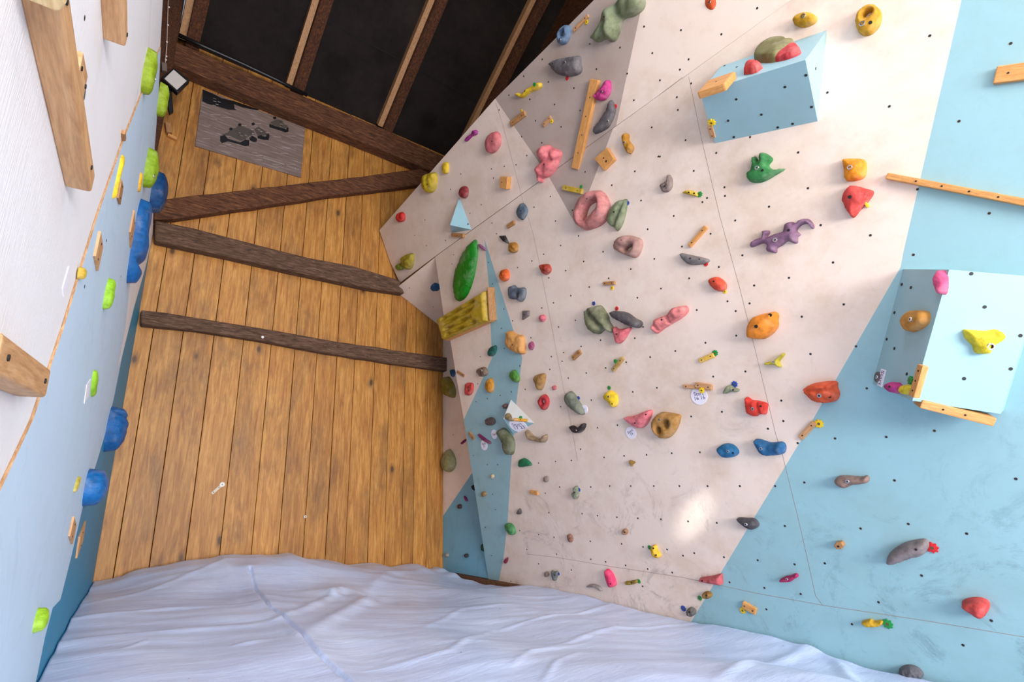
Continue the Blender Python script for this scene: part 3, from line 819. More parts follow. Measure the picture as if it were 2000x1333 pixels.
for (x, y, fpl) in [(1923, 600, V2F), (1993, 656, V2F), (1974, 721, V2F), (1883, 740, V2F), (1897, 535, V2F), (1761, 556, V2S), (1779, 562, V2S), (1747, 611, V2S), (1732, 663, V2S), (1747, 681, V2S), (1771, 731, V2S)]:
    Q = fpl.at(x, y); d = sub('bolt_hole', NUTM, v2, mw.inverted() @ (Q + fpl.n * 0.0006)); d.rotation_euler = (mw.inverted().to_3x3() @ fpl.n).to_track_quat('Z', 'Y').to_euler()
v3, W3 = volume('small pale blue pyramid volume on the upper left board above a wooden cleat', UP,
    [(879, 440, 0.10), (897, 386, 0), (882, 455, 0), (921, 449, 0)], [(0, 1, 3), (0, 3, 2), (0, 2, 1), (1, 2, 3)], [VBLUE], nuts=[(914, 438, 0)])
v4, W4 = volume('small grey and blue pyramid volume holding a paper start tag, beside a green bean hold', MP,
    [(983, 818, 0.12), (998, 781, 0), (1003, 849, 0), (1044, 827, 0)], [(0, 1, 3), (0, 3, 2), (0, 2, 1), (1, 2, 3)], [VWHITE, VBLUE], idx=[0, 1, 1, 0])
V4T = fp(W4, 0, 1, 3); V4B = fp(W4, 0, 3, 2)

# ------------------------------------------------------------------ fingerboard on its timber box
fh = 0.06
q = [(857, 624), (953, 566), (957, 628), (869, 666)]
Pc = MP.at(909, 620, fh); o0 = MP.uv(Pc); P = MP.w(o0.x, o0.y)
quad = [MP.uv(MP.at(x, y, fh)) - o0 for x, y in q]
rt = bpy.data.objects.new('fingerboard', None); COL.objects.link(rt); rt.matrix_world = frame(MP, P)
tag(rt, 'yellow ribbed training board mounted on a pine box below the long green leaf', 'hangboard')
link('pine_box', bm_mesh(prism(quad, 0.0, fh, 0.003)), PINE, rt)
nu, nv = 70, 40; V = []; Fc = []
for i in range(nu + 1):
    for j in range(nv + 1):
        a, c = i / nu, j / nv
        p = (quad[0] * (1 - a) + quad[1] * a) * (1 - c) + (quad[3] * (1 - a) + quad[2] * a) * c
        ctr = (quad[0] + quad[1] + quad[2] + quad[3]) / 4
        p = ctr + (p - ctr) * 0.97
        edge = min(a, 1 - a) * 2.2, min(c, 1 - c)
        z = fh + 0.050 * min(1, (min(edge) / 0.07)) ** 0.5
        row = c * 4.2 - 0.1; fr = row - math.floor(row)
        env = max(0, min(1, (a - 0.10) / 0.06)) * max(0, min(1, (0.80 + 0.05 * math.sin(row * 2) - a) / 0.06)) * (1 if 0.06 < c < 0.95 else 0)
        g = math.exp(-((fr - 0.5) / 0.24) ** 2)
        z -= 0.042 * g * env * (0.7 + 0.3 * math.sin(a * 19 + math.floor(row) * 2))
        V.append((p.x, p.y, z))
for i in range(nu):
    for j in range(nv):
        k = i * (nv + 1) + j; Fc.append((k, k + nv + 1, k + nv + 2, k + 1))
link('ribbed_board', mesh(V, Fc, True), m_hold((176, 142, 14), 0.45), rt)
bo = link('side_plank', bm_mesh(prism([quad[1] + (quad[2] - quad[1]) * t + (quad[1] - quad[0]).normalized() * s for t, s in ((-0.05, 0.004), (-0.05, 0.018), (0.98, 0.018), (0.98, 0.004))], 0.0, fh * 1.25, 0.002)), PINED, rt)
for x, y in [(930, 641), (912, 651)]: pass

# ------------------------------------------------------------------ paper tags
def font_mesh(txt, size):
    c = bpy.data.curves.new('txt', 'FONT'); c.body = txt; c.size = size; c.align_x = 'CENTER'; c.align_y = 'CENTER'; c.extrude = 0.0002; c.space_line = 0.8
    t = bpy.data.objects.new('txt', c); COL.objects.link(t)
    me = bpy.data.meshes.new_from_object(t.evaluated_get(bpy.context.evaluated_depsgraph_get()))
    bpy.data.objects.remove(t); return me
PAPER = m_plain('tag_paper', (240, 236, 246), 0.6); INK = m_plain('tag_ink', (92, 70, 120), 0.7)
def tagdisc(label, px, py, rpx, txt, pl=None, ang=0.0, asp=1.0):
    pl = pl or MP
    P = pl.at(px, py, 0.004); o0 = pl.uv(P); P = pl.w(o0.x, o0.y)
    r = abs((pl.uv(pl.at(px, py + rpx, 0.004)) - o0).length)
    n = 28; poly = [(r * math.cos(2 * math.pi * i / n), r * math.sin(2 * math.pi * i / n)) for i in range(n)]
    mw = frame(pl, P) @ Matrix.Rotation(math.radians(ang), 4, 'Z')
    o = link('start_tag', bm_mesh(prism(poly, 0.0, 0.003)), PAPER, None, mw); tag(o, label, 'tag', 'round paper start tags')
    me = font_mesh(txt, r * 0.62)
    c = link('lettering', me, INK, o); c.location = (0, 0, 0.0033)
    return o

# ------------------------------------------------------------------ poster, lamp and small things on the back wall
def flat_px(pl, poly, h): return [pl.at(x, y, h) for x, y in poly]
cor = [(396, 174), (596, 249), (588, 347), (381, 285)]
o0 = BW.uv(BW.at(490, 262, 0.012)); P = BW.w(o0.x, o0.y)
cp = [BW.uv(BW.at(x, y, 0.012)) - o0 for x, y in cor]
m, nt, b = new_mat('poster_photo')
ax = (cp[1] - cp[0]).normalized(); ang = math.atan2(ax.y, ax.x)
v_ = coords(nt, (2, 34, 1), rot=(0, 0, -ang))
c0 = ramp(nt, noi(nt, v_, 2.2, 5, 0.65), [(0.3, lin((104, 88, 80))), (0.55, lin((132, 112, 102))), (0.72, lin((176, 166, 164)))])
nt.links.new(c0, b.inputs['Base Color']); b.inputs['Roughness'].default_value = 0.3
PK = m_plain('poster_black', (22, 18, 18), 0.35); PLt = m_plain('poster_pale', (178, 170, 158), 0.35); PMd = m_plain('poster_mid', (84, 74, 66), 0.35)
PM = m; base_me = bm_mesh(prism(cp, 0.0, 0.012, 0.002, 1)); plabel = ('grey motion-blurred racing photo board hung crooked on the plank wall', 'poster')
def pq(x, y): return (340 + x / 6.667, 160 + y / 6.667)
V = []; Fc = []; ix = []
def padd(poly, k, lift):
    s = len(V)
    for x, y in poly:
        q = BW.uv(BW.at(*pq(x, y), 0.0125)) - o0; V.append((q.x, q.y, 0.0125 + lift))
    Fc.append(tuple(range(s, s + len(poly)))); ix.append(k)
for poly in ([(375, 100), (500, 150), (620, 215), (780, 250), (1110, 360), (1080, 372), (880, 330), (780, 290), (790, 350), (820, 368), (700, 362), (600, 330), (430, 285), (365, 250)],
             [(600, 705), (660, 690), (700, 740), (860, 790), (930, 750), (980, 760), (975, 830), (930, 842), (850, 815), (700, 775), (620, 800), (600, 770)],
             [(980, 720), (1020, 700), (1080, 740), (1075, 780), (1030, 785), (985, 760)], [(1085, 700), (1180, 690), (1235, 670), (1240, 720), (1230, 762), (1170, 755), (1090, 740)],
             [(1240, 545), (1300, 570), (1440, 600), (1490, 590), (1490, 650), (1450, 660), (1380, 635), (1240, 590)]): padd(poly, 0, 0.0003)
for poly in ([(610, 690), (720, 700), (860, 770), (930, 750), (980, 700), (1050, 690), (1040, 640), (900, 580), (850, 560), (800, 600), (740, 610), (700, 660)],
             [(1040, 620), (1100, 580), (1180, 640), (1230, 670), (1190, 700), (1080, 690), (1060, 650)], [(1250, 530), (1330, 490), (1400, 500), (1440, 560), (1490, 595), (1430, 610), (1300, 575)]): padd(poly, 2, 0.0006)
rr = random.Random(3)
for k in range(34):
    bx, by = rr.choice([(820, 660), (900, 650), (760, 700), (960, 680), (1120, 640), (1170, 665), (1350, 540), (1400, 570), (520, 245), (560, 280)])
    x = bx + rr.uniform(-60, 60); y = by + rr.uniform(-35, 35); l = rr.uniform(18, 46); w2 = rr.uniform(3, 7)
    padd([(x, y), (x + l, y + l * 0.3), (x + l, y + l * 0.3 + w2), (x, y + w2)], 1 if k % 3 else 0, 0.0009)
for bx, by in ((740, 615), (855, 560), (1030, 550), (1310, 470)): padd([(bx + 24 * math.cos(t * 0.9), by + 20 * math.sin(t * 0.9)) for t in range(7)], 0, 0.001)
for k in range(26):
    x = rr.uniform(330, 1600); y = 260 + (x - 330) * 0.28 + rr.uniform(60, 560); l = rr.uniform(60, 130)
    if y < 820 + (x - 270) * 0.29 and y > 280 + (x - 375) * .38: padd([(x, y), (x + l, y + 4), (x + l, y + 9), (x, y + 4)], 1, 0.0002)
for (x0, y0, x1, y1, n_) in ((1165, 990, 1440, 1078, 17), (1470, 1095, 1630, 1148, 9)):
    for k in range(n_):
        t = k / n_; x = x0 + (x1 - x0) * t; y = y0 + (y1 - y0) * t
        padd([(x, y - 6), (x + 9, y - 4), (x + 9, y + 8), (x, y + 6)], 1, 0.0005)
n0 = len(V); V += [tuple(v.co) for v in base_me.vertices]; Fc += [tuple(n0 + i for i in f.vertices) for f in base_me.polygons]; ix += [3] * len(base_me.polygons)
o = link('poster', mesh(V, Fc, False, ix), [PK, PLt, PMd, PM], None, frame(BW, P)); tag(o, *plabel)

def tube(pts, r, seg=8):
    bm = bmesh.new(); rings = []
    for i, p in enumerate(pts):
        d = (pts[min(i + 1, len(pts) - 1)] - pts[max(i - 1, 0)]).normalized()
        a = d.orthogonal().normalized(); c = d.cross(a)
        if rings:  # keep frames aligned
            a = (pa - d * pa.dot(d)).normalized(); c = d.cross(a)
        pa = a
        rings.append([bm.verts.new(p + (a * math.cos(2 * math.pi * k / seg) + c * math.sin(2 * math.pi * k / seg)) * r) for k in range(seg)])
    for x, y in zip(rings, rings[1:]):
        for k in range(seg): bm.faces.new((x[k], x[(k + 1) % seg], y[(k + 1) % seg], y[k]))
    bm.faces.new(rings[0]); bm.faces.new(rings[-1])
    return bm
BLK = m_plain('black_metal', (20, 19, 20), 0.4)
pp = [BW.at(x, y, 0.165) for x, y in [(348, 68), (400, 92), (470, 123), (540, 156), (600, 186)]]
bm = tube(pp, 0.018); me = bm_mesh(bm, True); c0 = pp[0].copy(); me.transform(Matrix.Translation(-c0))
o = link('pipe', me, BLK, None, Matrix.Translation(c0)); tag(o, 'thin black pipe lying along the top beam under the ceiling', 'pipe')
# floodlight
LH = 0.30
rt = bpy.data.objects.new('floodlight', None); COL.objects.link(rt); Pf = BW.at(343, 156, LH); rt.matrix_world = frame(BW, Pf)
tag(rt, 'square black floodlight with white glass, tilted on its corner beside the corner post', 'floodlight')
o0 = BW.uv(Pf)
g = lambda l, h=LH: [BW.uv(BW.at(x, y, h)) - o0 for x, y in l]
link('housing', bm_mesh(prism(g([(340, 132), (371, 157), (347, 181), (315, 151)]), -0.05, 0.0, 0.006)), BLK, rt)
link('glass', bm_mesh(prism(g([(339, 136.5), (364.5, 158.5), (345.6, 176), (321, 154)]), 0.0, 0.004, 0.001, 1)), m_plain('lamp_glass', (214, 206, 198), 0.25), rt)
link('bracket', bm_mesh(prism(g([(322, 150), (337, 168), (341, 210), (333, 214), (328, 190), (318, 160)]), -0.09, -0.055, 0.003, 1)), BLK, rt)
# string of lights on the post
lp = [BW.at(x, y, 0.215) for x, y in [(330, -30), (328, 15), (327, 48), (326, 84), (323, 122)]]
c0 = lp[-1].copy(); me = bm_mesh(tube(lp, 0.0035, 6), True); me.transform(Matrix.Translation(-c0))
o = link('string_light', me, m_plain('cable', (205, 180, 165), 0.5), None, Matrix.Translation(c0)); tag(o, 'thin cable with tiny white bulbs hanging down the dark corner post', 'string lights')
for (x, y) in [(330, 14), (328, 49), (326, 82), (325, 110), (324, 117)]:
    bm = bmesh.new(); bmesh.ops.create_uvsphere(bm, u_segments=8, v_segments=6, radius=0.008)
    c = link('bulb', bm_mesh(bm, True), m_plain('bulb', (240, 230, 220), 0.3), o); c.location = BW.at(x, y, 0.22) - c0
Pj = BW.at(320, 134, 0.215); o0 = BW.uv(Pj)
jb = link('junction_box', bm_mesh(prism([BW.uv(BW.at(x, y, 0.215)) - o0 for x, y in [(315, 124), (325, 126), (326, 142), (316, 140)]], -0.012, 0.02, 0.002, 1)), m_plain('box_grey', (120, 104, 98), 0.5), None, frame(BW, Pj))
tag(jb, 'little grey junction box at the foot of the light cable on the corner post', 'junction box')
cleat('short pale peg sticking out of the planks left of the race poster', BW, (328, 262), (346, 271), 5, 0.03, PINE, 0, name='wooden_peg', cat='peg')
cleat('small orange-brown block on the planks just under the floodlight', BW, (328, 238), (331, 258), 11, 0.05, PINED, 0, name='wooden_block', cat='block')
o = cleat('small white metal strip with screws on the lower plank wall', BW, (414, 965), (431, 950), 5, 0.004, m_plain('white_metal', (205, 190, 170), 0.4), 2, name='metal_strip', cat='bracket')
P = BW.at(434, 947, 0.004); s_ = bpy.data.objects.new('washer', disc_mesh(0.018, 0.004, m_plain('washer_white', (225, 220, 212), 0.4), 'w')); COL.objects.link(s_); s_.parent = o; s_.matrix_local = o.matrix_world.inverted() @ frame(BW, P); sub('screw', SCREW, s_, (0, 0, 0.004))
P = BW.at(596, 1010, 0.004); o = link('screw_head', bm_mesh(prism([(0.014 * math.cos(t * math.pi / 6), 0.014 * math.sin(t * math.pi / 6)) for t in range(12)], -0.006, 0.004, 0.002, 1)), m_plain('screw_pale', (190, 180, 170), 0.3, 0.6), None, frame(BW, P)); tag(o, 'lone pale screw head low on the middle of the plank wall', 'screw'); sub('screw', SCREW, o, (0, 0, 0.0045))

# ------------------------------------------------------------------ chunky timbers bolted to the left wall
def lbeam(label, p0, p1, wpx, t, pl=None, mat=None, name='wall_timber', cat='timber', end_cut=0.0, group='chunky timbers bolted to the left wall', bev=0.008, h=None):
    """p0, p1: photo pixels of the edge touching the wall; it sticks out wpx and is t thick away from the camera"""
    pl = pl or LU
    a = pl.at(*p0); b = pl.at(*p1); mid = b
    if h is None:
        h = 0.02
        for _ in range(12): h *= wpx / max(1e-6, (proj(mid + pl.n * h)[0] - proj(mid)[0]))
    ax = (b - a).normalized(); side = ax.cross(pl.n).normalized()
    if side.dot(dL) < 0: side = -side
    L_ = (b - a).length
    mw = Matrix.Translation(a) @ Matrix((side, ax, pl.n)).transposed().to_4x4()
    if mw.determinant() < 0: mw = Matrix.Translation(a) @ Matrix((side, -ax, pl.n)).transposed().to_4x4(); L_ = -L_
    poly = [(0, 0), (t, 0), (t, L_), (0, L_)]
    o = link(name, bm_mesh(prism(poly, -0.001, h, bev, 3)), mat or BEAMW, None, mw); tag(o, label, cat, group)
    for k in (0.12, 0.88): sub('screw_hole', HOLE, o, (t * 0.5, L_ * k, h + 0.001))
    return o
lbeam('longest chunky timber running down from the top left corner of the photo', (18, -90), (127, 366), 52, 0.045)
bA = [q for q in bpy.data.objects if q.get('label', '').startswith('longest chunky')][0]
sd = bA.matrix_world.to_3x3() @ Vector((1, 0, 0)); NP = Plane(bA.matrix_world.translation - sd.normalized() * 0.0, -sd)
lbeam('short timber hanging from the top edge, right of the longest one', (192, -60), (201, 78), 44, 0.04)
lbeam('timber stub pointing in from the left edge, lowest on the left wall', (-85, 640), (41, 718), 60, 0.055)
lbeam('small square pine block behind the longest timber on the left wall', (148, 97), (158, 145), 14, 0.06, bev=0.003, name='wooden_block', cat='block')

# ------------------------------------------------------------------ holds on the upper board
SAGE = (112, 122, 86); GREY = (98, 92, 92); MAG = (182, 40, 112); PINK = (222, 108, 112); MUST = (186, 130, 14); YEL = (216, 176, 18)
ORA = (226, 108, 14); RED = (196, 44, 40); BLU = (18, 96, 150); TAN = (150, 104, 52); BRN = (120, 84, 62); OLI = (150, 134, 30)
GRN = (28, 112, 62); SLATE = (88, 108, 124); ROSE = (178, 104, 98)
DG = (88, 82, 84)
hold('big sage-green lobed hold cut by the top edge of the photo', UP, [(1151, 74), (1158, 61), (1171, 43), (1180, 20), (1196, 7), (1203, 0), (1218, -14), (1240, -16), (1253, -2), (1249, 16), (1232, 29), (1216, 33), (1208, 41), (1203, 61), (1196, 76), (1185, 79), (1176, 74), (1162, 80)], 0.11, SAGE, [(1180, 33, 'h')],
     crease=[((1206, 38), (1200, 5), 0.03, 0.35), ((1176, 72), (1180, 48), 0.02, 0.4)])
hold('slate-blue ring-shaped pocket hold near the roof edge', UP, ell(1100, 68, 11, 20, 18), 0.05, (84, 112, 140), [(1094, 78, 'b')], holes=[ell(1099, 65, 3.2, 5, 18, 8)])
cleat('thin wooden strip between the blue ring hold and the big sage hold', UP, (1119, 60), (1148, 30), 6, 0.012, BEAMW)
marker(1146, 43, 'yellow', 'on the thin strip beside the big sage hold', UP)
hold('wide dark grey plate hold below the slate-blue ring', UP, [(1069, 125), (1083, 116), (1108, 110), (1129, 109), (1131, 121), (1133, 138), (1124, 146), (1108, 149), (1090, 146), (1080, 141), (1076, 133)], 0.06, DG, [(1103, 122, 'b'), (1079, 124, 'h')], lump=0.08)
marker(1108, 153, 'red', 'under the wide dark grey plate hold', UP)
hold('yellow jagged finger hold shaped like a little dog on the grey paint', UP, [(1006, 184), (1010, 181), (1020, 183), (1028, 174), (1040, 167), (1050, 161), (1056, 163), (1056, 170), (1046, 177), (1040, 178), (1030, 184), (1020, 191), (1008, 188)], 0.035, YEL, [(1025, 178, 'h')])
marker(1044, 165, 'green', 'on the yellow dog-like finger hold', UP, h=0.04)
cleat('rough brown wooden strip left of the long pine rail', UP, (996, 243), (1024, 221), 10, 0.018, PINED)
marker(1019, 216, 'yellow', 'above the rough brown strip on the grey paint', UP, 0.7)
cleat('tiny pale wooden strip with two screws, nearest left of the long pine rail', UP, (1060, 245), (1075, 229), 7, 0.012, BEAMW)
marker(1078, 237, 'yellow', 'by the tiny pale strip left of the rail', UP)
cleat('long upright pine rail on the warm grey paint', UP, (1160, 155), (1122, 330), 15, 0.03, PINE, 4, group='long pine rails')
hold('bright magenta teardrop hold right of the long upright rail', UP, [(1187, 156), (1190, 165), (1189, 180), (1180, 194), (1168, 197), (1160, 190), (1162, 183), (1172, 172), (1180, 160)], 0.06, MAG, [(1175, 179, 'b')])
hold('dark grey blade hold standing upright below the magenta teardrop', UP, [(1192, 195), (1197, 201), (1200, 218), (1193, 238), (1183, 252), (1160, 262), (1159, 248), (1170, 234), (1182, 215), (1188, 198)], 0.04, DG, [(1188, 237, 'b')], lump=0.06)
marker(1202, 208, 'red', 'at the top of the upright dark grey blade', UP)
hold('lumpy pink teddy-like hold across the panel seam', UP, [(1049, 295), (1056, 285), (1065, 283), (1074, 289), (1087, 294), (1091, 300), (1088, 311), (1083, 326), (1074, 340), (1065, 347), (1057, 349), (1055, 357), (1049, 355), (1046, 342), (1043, 331), (1050, 323), (1054, 315), (1051, 305)], 0.10, PINK, [(1062, 321, 'h')],
     crease=[((1052, 316), (1090, 312), 0.02, 0.4), ((1072, 290), (1076, 310), 0.015, 0.3)], lump=0.22)
hold('oval pink hold with a centre bolt near the left roof edge', UP, ell(961, 278, 13.5, 22, 16, wob=0.03), 0.06, (196, 96, 98), [(961, 276, 'h')], lump=0.05)
hold('small magenta bone-shaped hold by the free roof edge', UP, [(908, 273), (912, 267), (920, 261), (923, 255), (929, 254), (932, 259), (929, 264), (922, 266), (914, 274), (909, 277)], 0.03, (150, 32, 120), [(925, 260, 'h')])
hold('little upright yellow brick hold above the bigger yellow one', UP, [(865, 319), (873, 318), (874, 336), (869, 340), (864, 337)], 0.04, YEL, [], lump=0.06)
hold('rounded yellow hold at the left board edge, right of the slanting brace', UP, [(827, 342), (836, 338), (847, 339), (849, 358), (843, 374), (834, 377), (825, 368), (823, 352)], 0.08, (190, 160, 12), [(835, 360, 'h')])
hold('dark red oval hold just above the pale blue pyramid', UP, ell(904, 376, 8, 12, 4), 0.05, (136, 36, 40), [])
bm = None
def block(label, pl, poly, h, mat, name='wooden_block', bev=0.005, holes=(), grp=None):
    P = pl.at(sum(p[0] for p in poly) / len(poly), sum(p[1] for p in poly) / len(poly), h); o0 = pl.uv(P); P = pl.w(o0.x, o0.y)
    pp = [pl.uv(pl.at(x, y, h)) - o0 for x, y in poly]
    o = link(name, bm_mesh(prism(pp, -0.002, h, bev, 3)), mat, None, frame(pl, P)); tag(o, label, 'wooden hold', grp or 'wooden block holds')
    for x, y, s in holes:
        q = pl.uv(pl.at(x, y, h)) - o0; sub('screw_hole', HOLE, o, (q.x, q.y, h + 0.0005), s)
    return o
block('small pine cube hold above the seam on the upper board', UP, [(976, 345), (991, 346), (989, 370), (975, 367)], 0.045, PINE, holes=[(980, 356, 0.8)])
cleat('short brown cleat directly beneath the pale blue pyramid', UP, (881, 459), (904, 461), 7, 0.03, PINED, 1)
hold('small bright red knob hold near the left corner of the upper board', UP, ell(781, 425, 7.5, 10, 0), 0.05, (206, 30, 24), [])
hold('olive-yellow pebble hold above the panel gap at lower left', UP, [(784, 503), (793, 497), (804, 497), (804, 515), (798, 527), (788, 523), (783, 512)], 0.07, (158, 140, 20), [])
hold('tiny lime-green knob touching the olive-yellow pebble', UP, ell(780, 522, 7, 7), 0.045, (122, 140, 26), [])
# ------------------------------------------------------------------ holds on the corner and recessed boards
hold('small dark blue hold on the white triangular corner board', TP, [(840, 562), (848, 555), (857, 558), (860, 564), (854, 569), (843, 568)], 0.04, (14, 78, 122), [])
hold('olive hold overlapping the corner, upper of the two beside the planks', RP, [(863, 742), (870, 735), (878, 745), (884, 762), (882, 776), (872, 775), (864, 764)], 0.10, (132, 112, 20), [])
hold('pale olive drop-shaped hold, lower of the two beside the planks', RP, [(873, 877), (881, 886), (886, 902), (883, 916), (872, 923), (863, 914), (862, 899), (867, 885)], 0.08, (138, 134, 84), [])
hold('small blue hold half hidden behind the free board edge', RP, [(879, 724), (885, 722), (888, 729), (884, 737), (880, 733)], 0.03, (16, 78, 120), [])
hold('slim magenta hold on the recessed board', RP, [(900, 866), (908, 858), (909, 862), (902, 868)], 0.02, (130, 26, 76), [])
hold('slim magenta hold on the teal part of the recess', RP, [(906, 969), (910, 972), (913, 979), (910, 980), (907, 975)], 0.02, (120, 30, 90), [])
hold('dark brown knob on the teal part of the recess', RP, ell(897, 990, 3.2, 5), 0.03, (74, 50, 44), [])
hold('dark knob in the lowest part of the teal recess', RP, ell(910, 1086, 3.5, 4), 0.03, (44, 52, 56), [])
hold('pale tiny knob beside the plank wall, low in the recess', RP, ell(872, 1085, 3, 4), 0.03, (150, 140, 124), [])
hold('dark green hold peeking out low behind the blue fold edge', RP, ell(945, 1070, 5, 9, -10), 0.05, (16, 58, 44), [])
hold('black hold peeking out behind the middle of the blue fold edge', RP, ell(926, 953, 4, 6, -10), 0.05, (20, 24, 26), [])
# ------------------------------------------------------------------ holds on the main board, left part
hold('slate-blue diamond hold just under the panel seam', MP, [(1018, 396), (1028, 407), (1027, 419), (1019, 430), (1011, 424), (1008, 412)], 0.035, (76, 92, 106), [(1017, 412, 'h')], lump=0.08)
cleat('short wooden cleat left of the slate-blue diamond', MP, (989, 443), (1003, 434), 7, 0.02, PINED, 0)
hold('flat black triangular hold above the round mustard one', MP, [(973, 461), (986, 460), (989, 466), (995, 478), (982, 472)], 0.02, (34, 28, 28), [(984, 466, 'h')], lump=0.03, sharp=True)
hold('mustard-brown egg hold touching the black triangle', MP, ell(1001, 484, 8, 10.5), 0.05, (158, 102, 20), [])
hold('long smooth bright green leaf-shaped volume above the yellow training board', MP, [(929, 468), (933, 474), (934, 496), (929, 532), (919, 566), (908, 584), (895, 589), (889, 577), (887, 555), (892, 527), (905, 496), (919, 475)], 0.055, (6, 124, 10), [], lump=0.0, name='climbing_volume', cat='climbing volume', rough=0.3, raw=True)
hold('thin purple stick hold right of the tip of the green leaf', MP, [(934, 477), (938, 478), (948, 486), (948, 490), (941, 488), (935, 481)], 0.02, (134, 70, 112), [])
hold('round orange hold on the thin blue paint spike', MP, ell(984, 538, 8.5, 12), 0.05, (212, 84, 16), [])
hold('slate-grey twin-lobed pocket hold below the round orange one', MP, [(993, 562), (1002, 557), (1008, 562), (1023, 563), (1024, 579), (1016, 590), (1006, 585), (994, 583)], 0.05, (78, 88, 100), [], holes=[ell(1011, 577, 2.5, 4, 10, 7)])
hold('small grey-brown trapezoid hold under the twin-lobed pocket', MP, [(1020, 607), (1033, 607), (1033, 617), (1020, 626)], 0.025, (104, 92, 90), [(1024, 615, 'h')], sharp=True, lump=0.05)
hold('small pink ball hold right of the grey-brown trapezoid', MP, ell(1058, 622, 6, 7), 0.035, (204, 96, 108), [])
hold('small purple-pink plug hold right of the carved wooden hold', MP, ell(1037, 676, 4.5, 8), 0.03, (150, 60, 96), [])
hold('carved wooden hold with rounded faces on the blue stripe', MP, [(988, 650), (996, 647), (1008, 654), (1019, 657), (1023, 676), (1022, 691), (1011, 692), (998, 686), (988, 676)], 0.06, (204, 140, 84), [(1001, 674, 'h')], lump=0.2, mats=PINE)
hold('small dark green comma hold left of the carved wooden one', MP, [(952, 688), (958, 678), (967, 676), (967, 687), (962, 695), (954, 696)], 0.04, (12, 84, 68), [(960, 685, 'h')])
hold('leaf-green bean hold in the blue stripe', MP, [(996, 728), (1003, 723), (1009, 730), (1013, 742), (1008, 748), (1000, 744), (995, 736)], 0.04, (66, 128, 34), [])
hold('mustard-orange drop hold in the blue stripe', MP, [(948, 747), (957, 739), (962, 750), (961, 764), (955, 768), (948, 760)], 0.04, (200, 128, 20), [])
hold('rough brown round hold above the mustard-orange drop', MP, ell(941, 727, 10, 9.5), 0.04, (118, 92, 74), [(941, 724, 'b')], lump=0.3)
cleat('thin wooden sliver hold left of the rough brown round one', MP, (892, 726), (906, 735), 4.5, 0.01, PINED)
hold('small red square hold with a pale centre near the free edge', MP, [(909, 751), (915, 748), (923, 751), (922, 766), (916, 773), (908, 770)], 0.03, (196, 56, 48), [], holes=[ell(915, 760, 2, 3, 0, 6)])
hold('tan upside-down pear hold right of the blue stripe', MP, [(1042, 738), (1048, 732), (1062, 731), (1062, 745), (1058, 758), (1053, 763), (1047, 757), (1043, 746)], 0.05, (158, 114, 56), [])
hold('tiny pink button hold right of the tan pear', MP, ell(1082, 758, 4, 4.5), 0.02, (196, 92, 98), [])
hold('red ring hold with a hole under the tan pear', MP, [(1051, 781), (1060, 771), (1068, 775), (1071, 786), (1068, 797), (1061, 802), (1055, 797), (1051, 788)], 0.035, (186, 40, 44), [], holes=[ell(1061, 785, 3, 4, 0, 7)])
hold('small brown knob behind the left side of the grey and blue pyramid', MP, ell(986, 794, 4.5, 5), 0.035, (104, 74, 70), [])
hold('round dark brown knob on the blue stripe', MP, ell(956, 824, 8, 8.5), 0.05, (86, 68, 66), [])
hold('long olive-green bean hold under the grey and blue pyramid', MP, [(968, 845), (975, 838), (983, 838), (992, 847), (999, 857), (1002, 870), (1000, 886), (995, 890), (987, 888), (982, 878), (980, 865), (974, 855)], 0.06, (100, 106, 74), [(980, 863, 'h')], lump=0.06)
tagdisc('round paper start tag tucked behind the long olive bean hold', 965, 849, 9, 'Start', ang=0)
marker(1003, 871, 'blue', 'right of the long olive bean hold')
hold('rough tan crescent hold right of the grey and blue pyramid', MP, [(1025, 842), (1031, 842), (1038, 850), (1047, 856), (1057, 857), (1061, 851), (1066, 850), (1067, 857), (1062, 865), (1050, 864), (1037, 860), (1028, 850)], 0.045, (142, 116, 84), [], lump=0.3)
hold('thin magenta stick hold above a start tag on the blue stripe', MP, [(933, 848), (937, 849), (948, 857), (958, 864), (957, 868), (946, 863), (935, 853)], 0.02, (120, 30, 82), [])
tagdisc('round paper start tag hanging under the thin magenta stick hold', 945, 870, 10, 'Start\n23', ang=0)
cleat('tiny tan chip hold left of the thin magenta stick', MP, (915, 846), (924, 858), 5, 0.015, PINED)
hold('dark green teardrop hold on the white paint right of the blue stripe', MP, [(1013, 901), (1021, 896), (1030, 900), (1037, 909), (1027, 912), (1014, 913)], 0.035, (18, 108, 64), [])
hold('tiny cream nub hold on the blue stripe', MP, ell(961, 931, 3, 4), 0.02, (204, 180, 140), [])
hold('tiny ochre knob lower on the blue stripe', MP, ell(944, 966, 4.5, 5.5), 0.03, (146, 116, 68), [])
hold('tiny speckled grey knob right of the green teardrop', MP, ell(1066, 937, 5, 6), 0.025, (140, 124, 112), [])
cleat('tiny wooden cleat below the speckled grey knob', MP, (1034, 962), (1049, 965), 7, 0.018, PINE, 0)
hold('tiny dark grey knob below the tiny wooden cleat', MP, [(1009, 1003), (1014, 994), (1018, 1002), (1014, 1006)], 0.025, (88, 78, 76), [])
hold('glossy green oval hold at the lower edge of the blue stripe', MP, [(985, 1026), (991, 1023), (999, 1027), (1004, 1038), (1002, 1046), (995, 1045), (988, 1036)], 0.05, (56, 128, 66), [], rough=0.35)
hold('tiny magenta knob at the foot of the blue stripe', MP, [(984, 1097), (987, 1092), (991, 1090), (990, 1098), (987, 1102)], 0.025, (128, 28, 62), [])
hold('tiny brown wooden knob low on the white board, left of the grey one', MP, ell(1067, 1123, 4, 5.5), 0.025, (128, 106, 92), [])
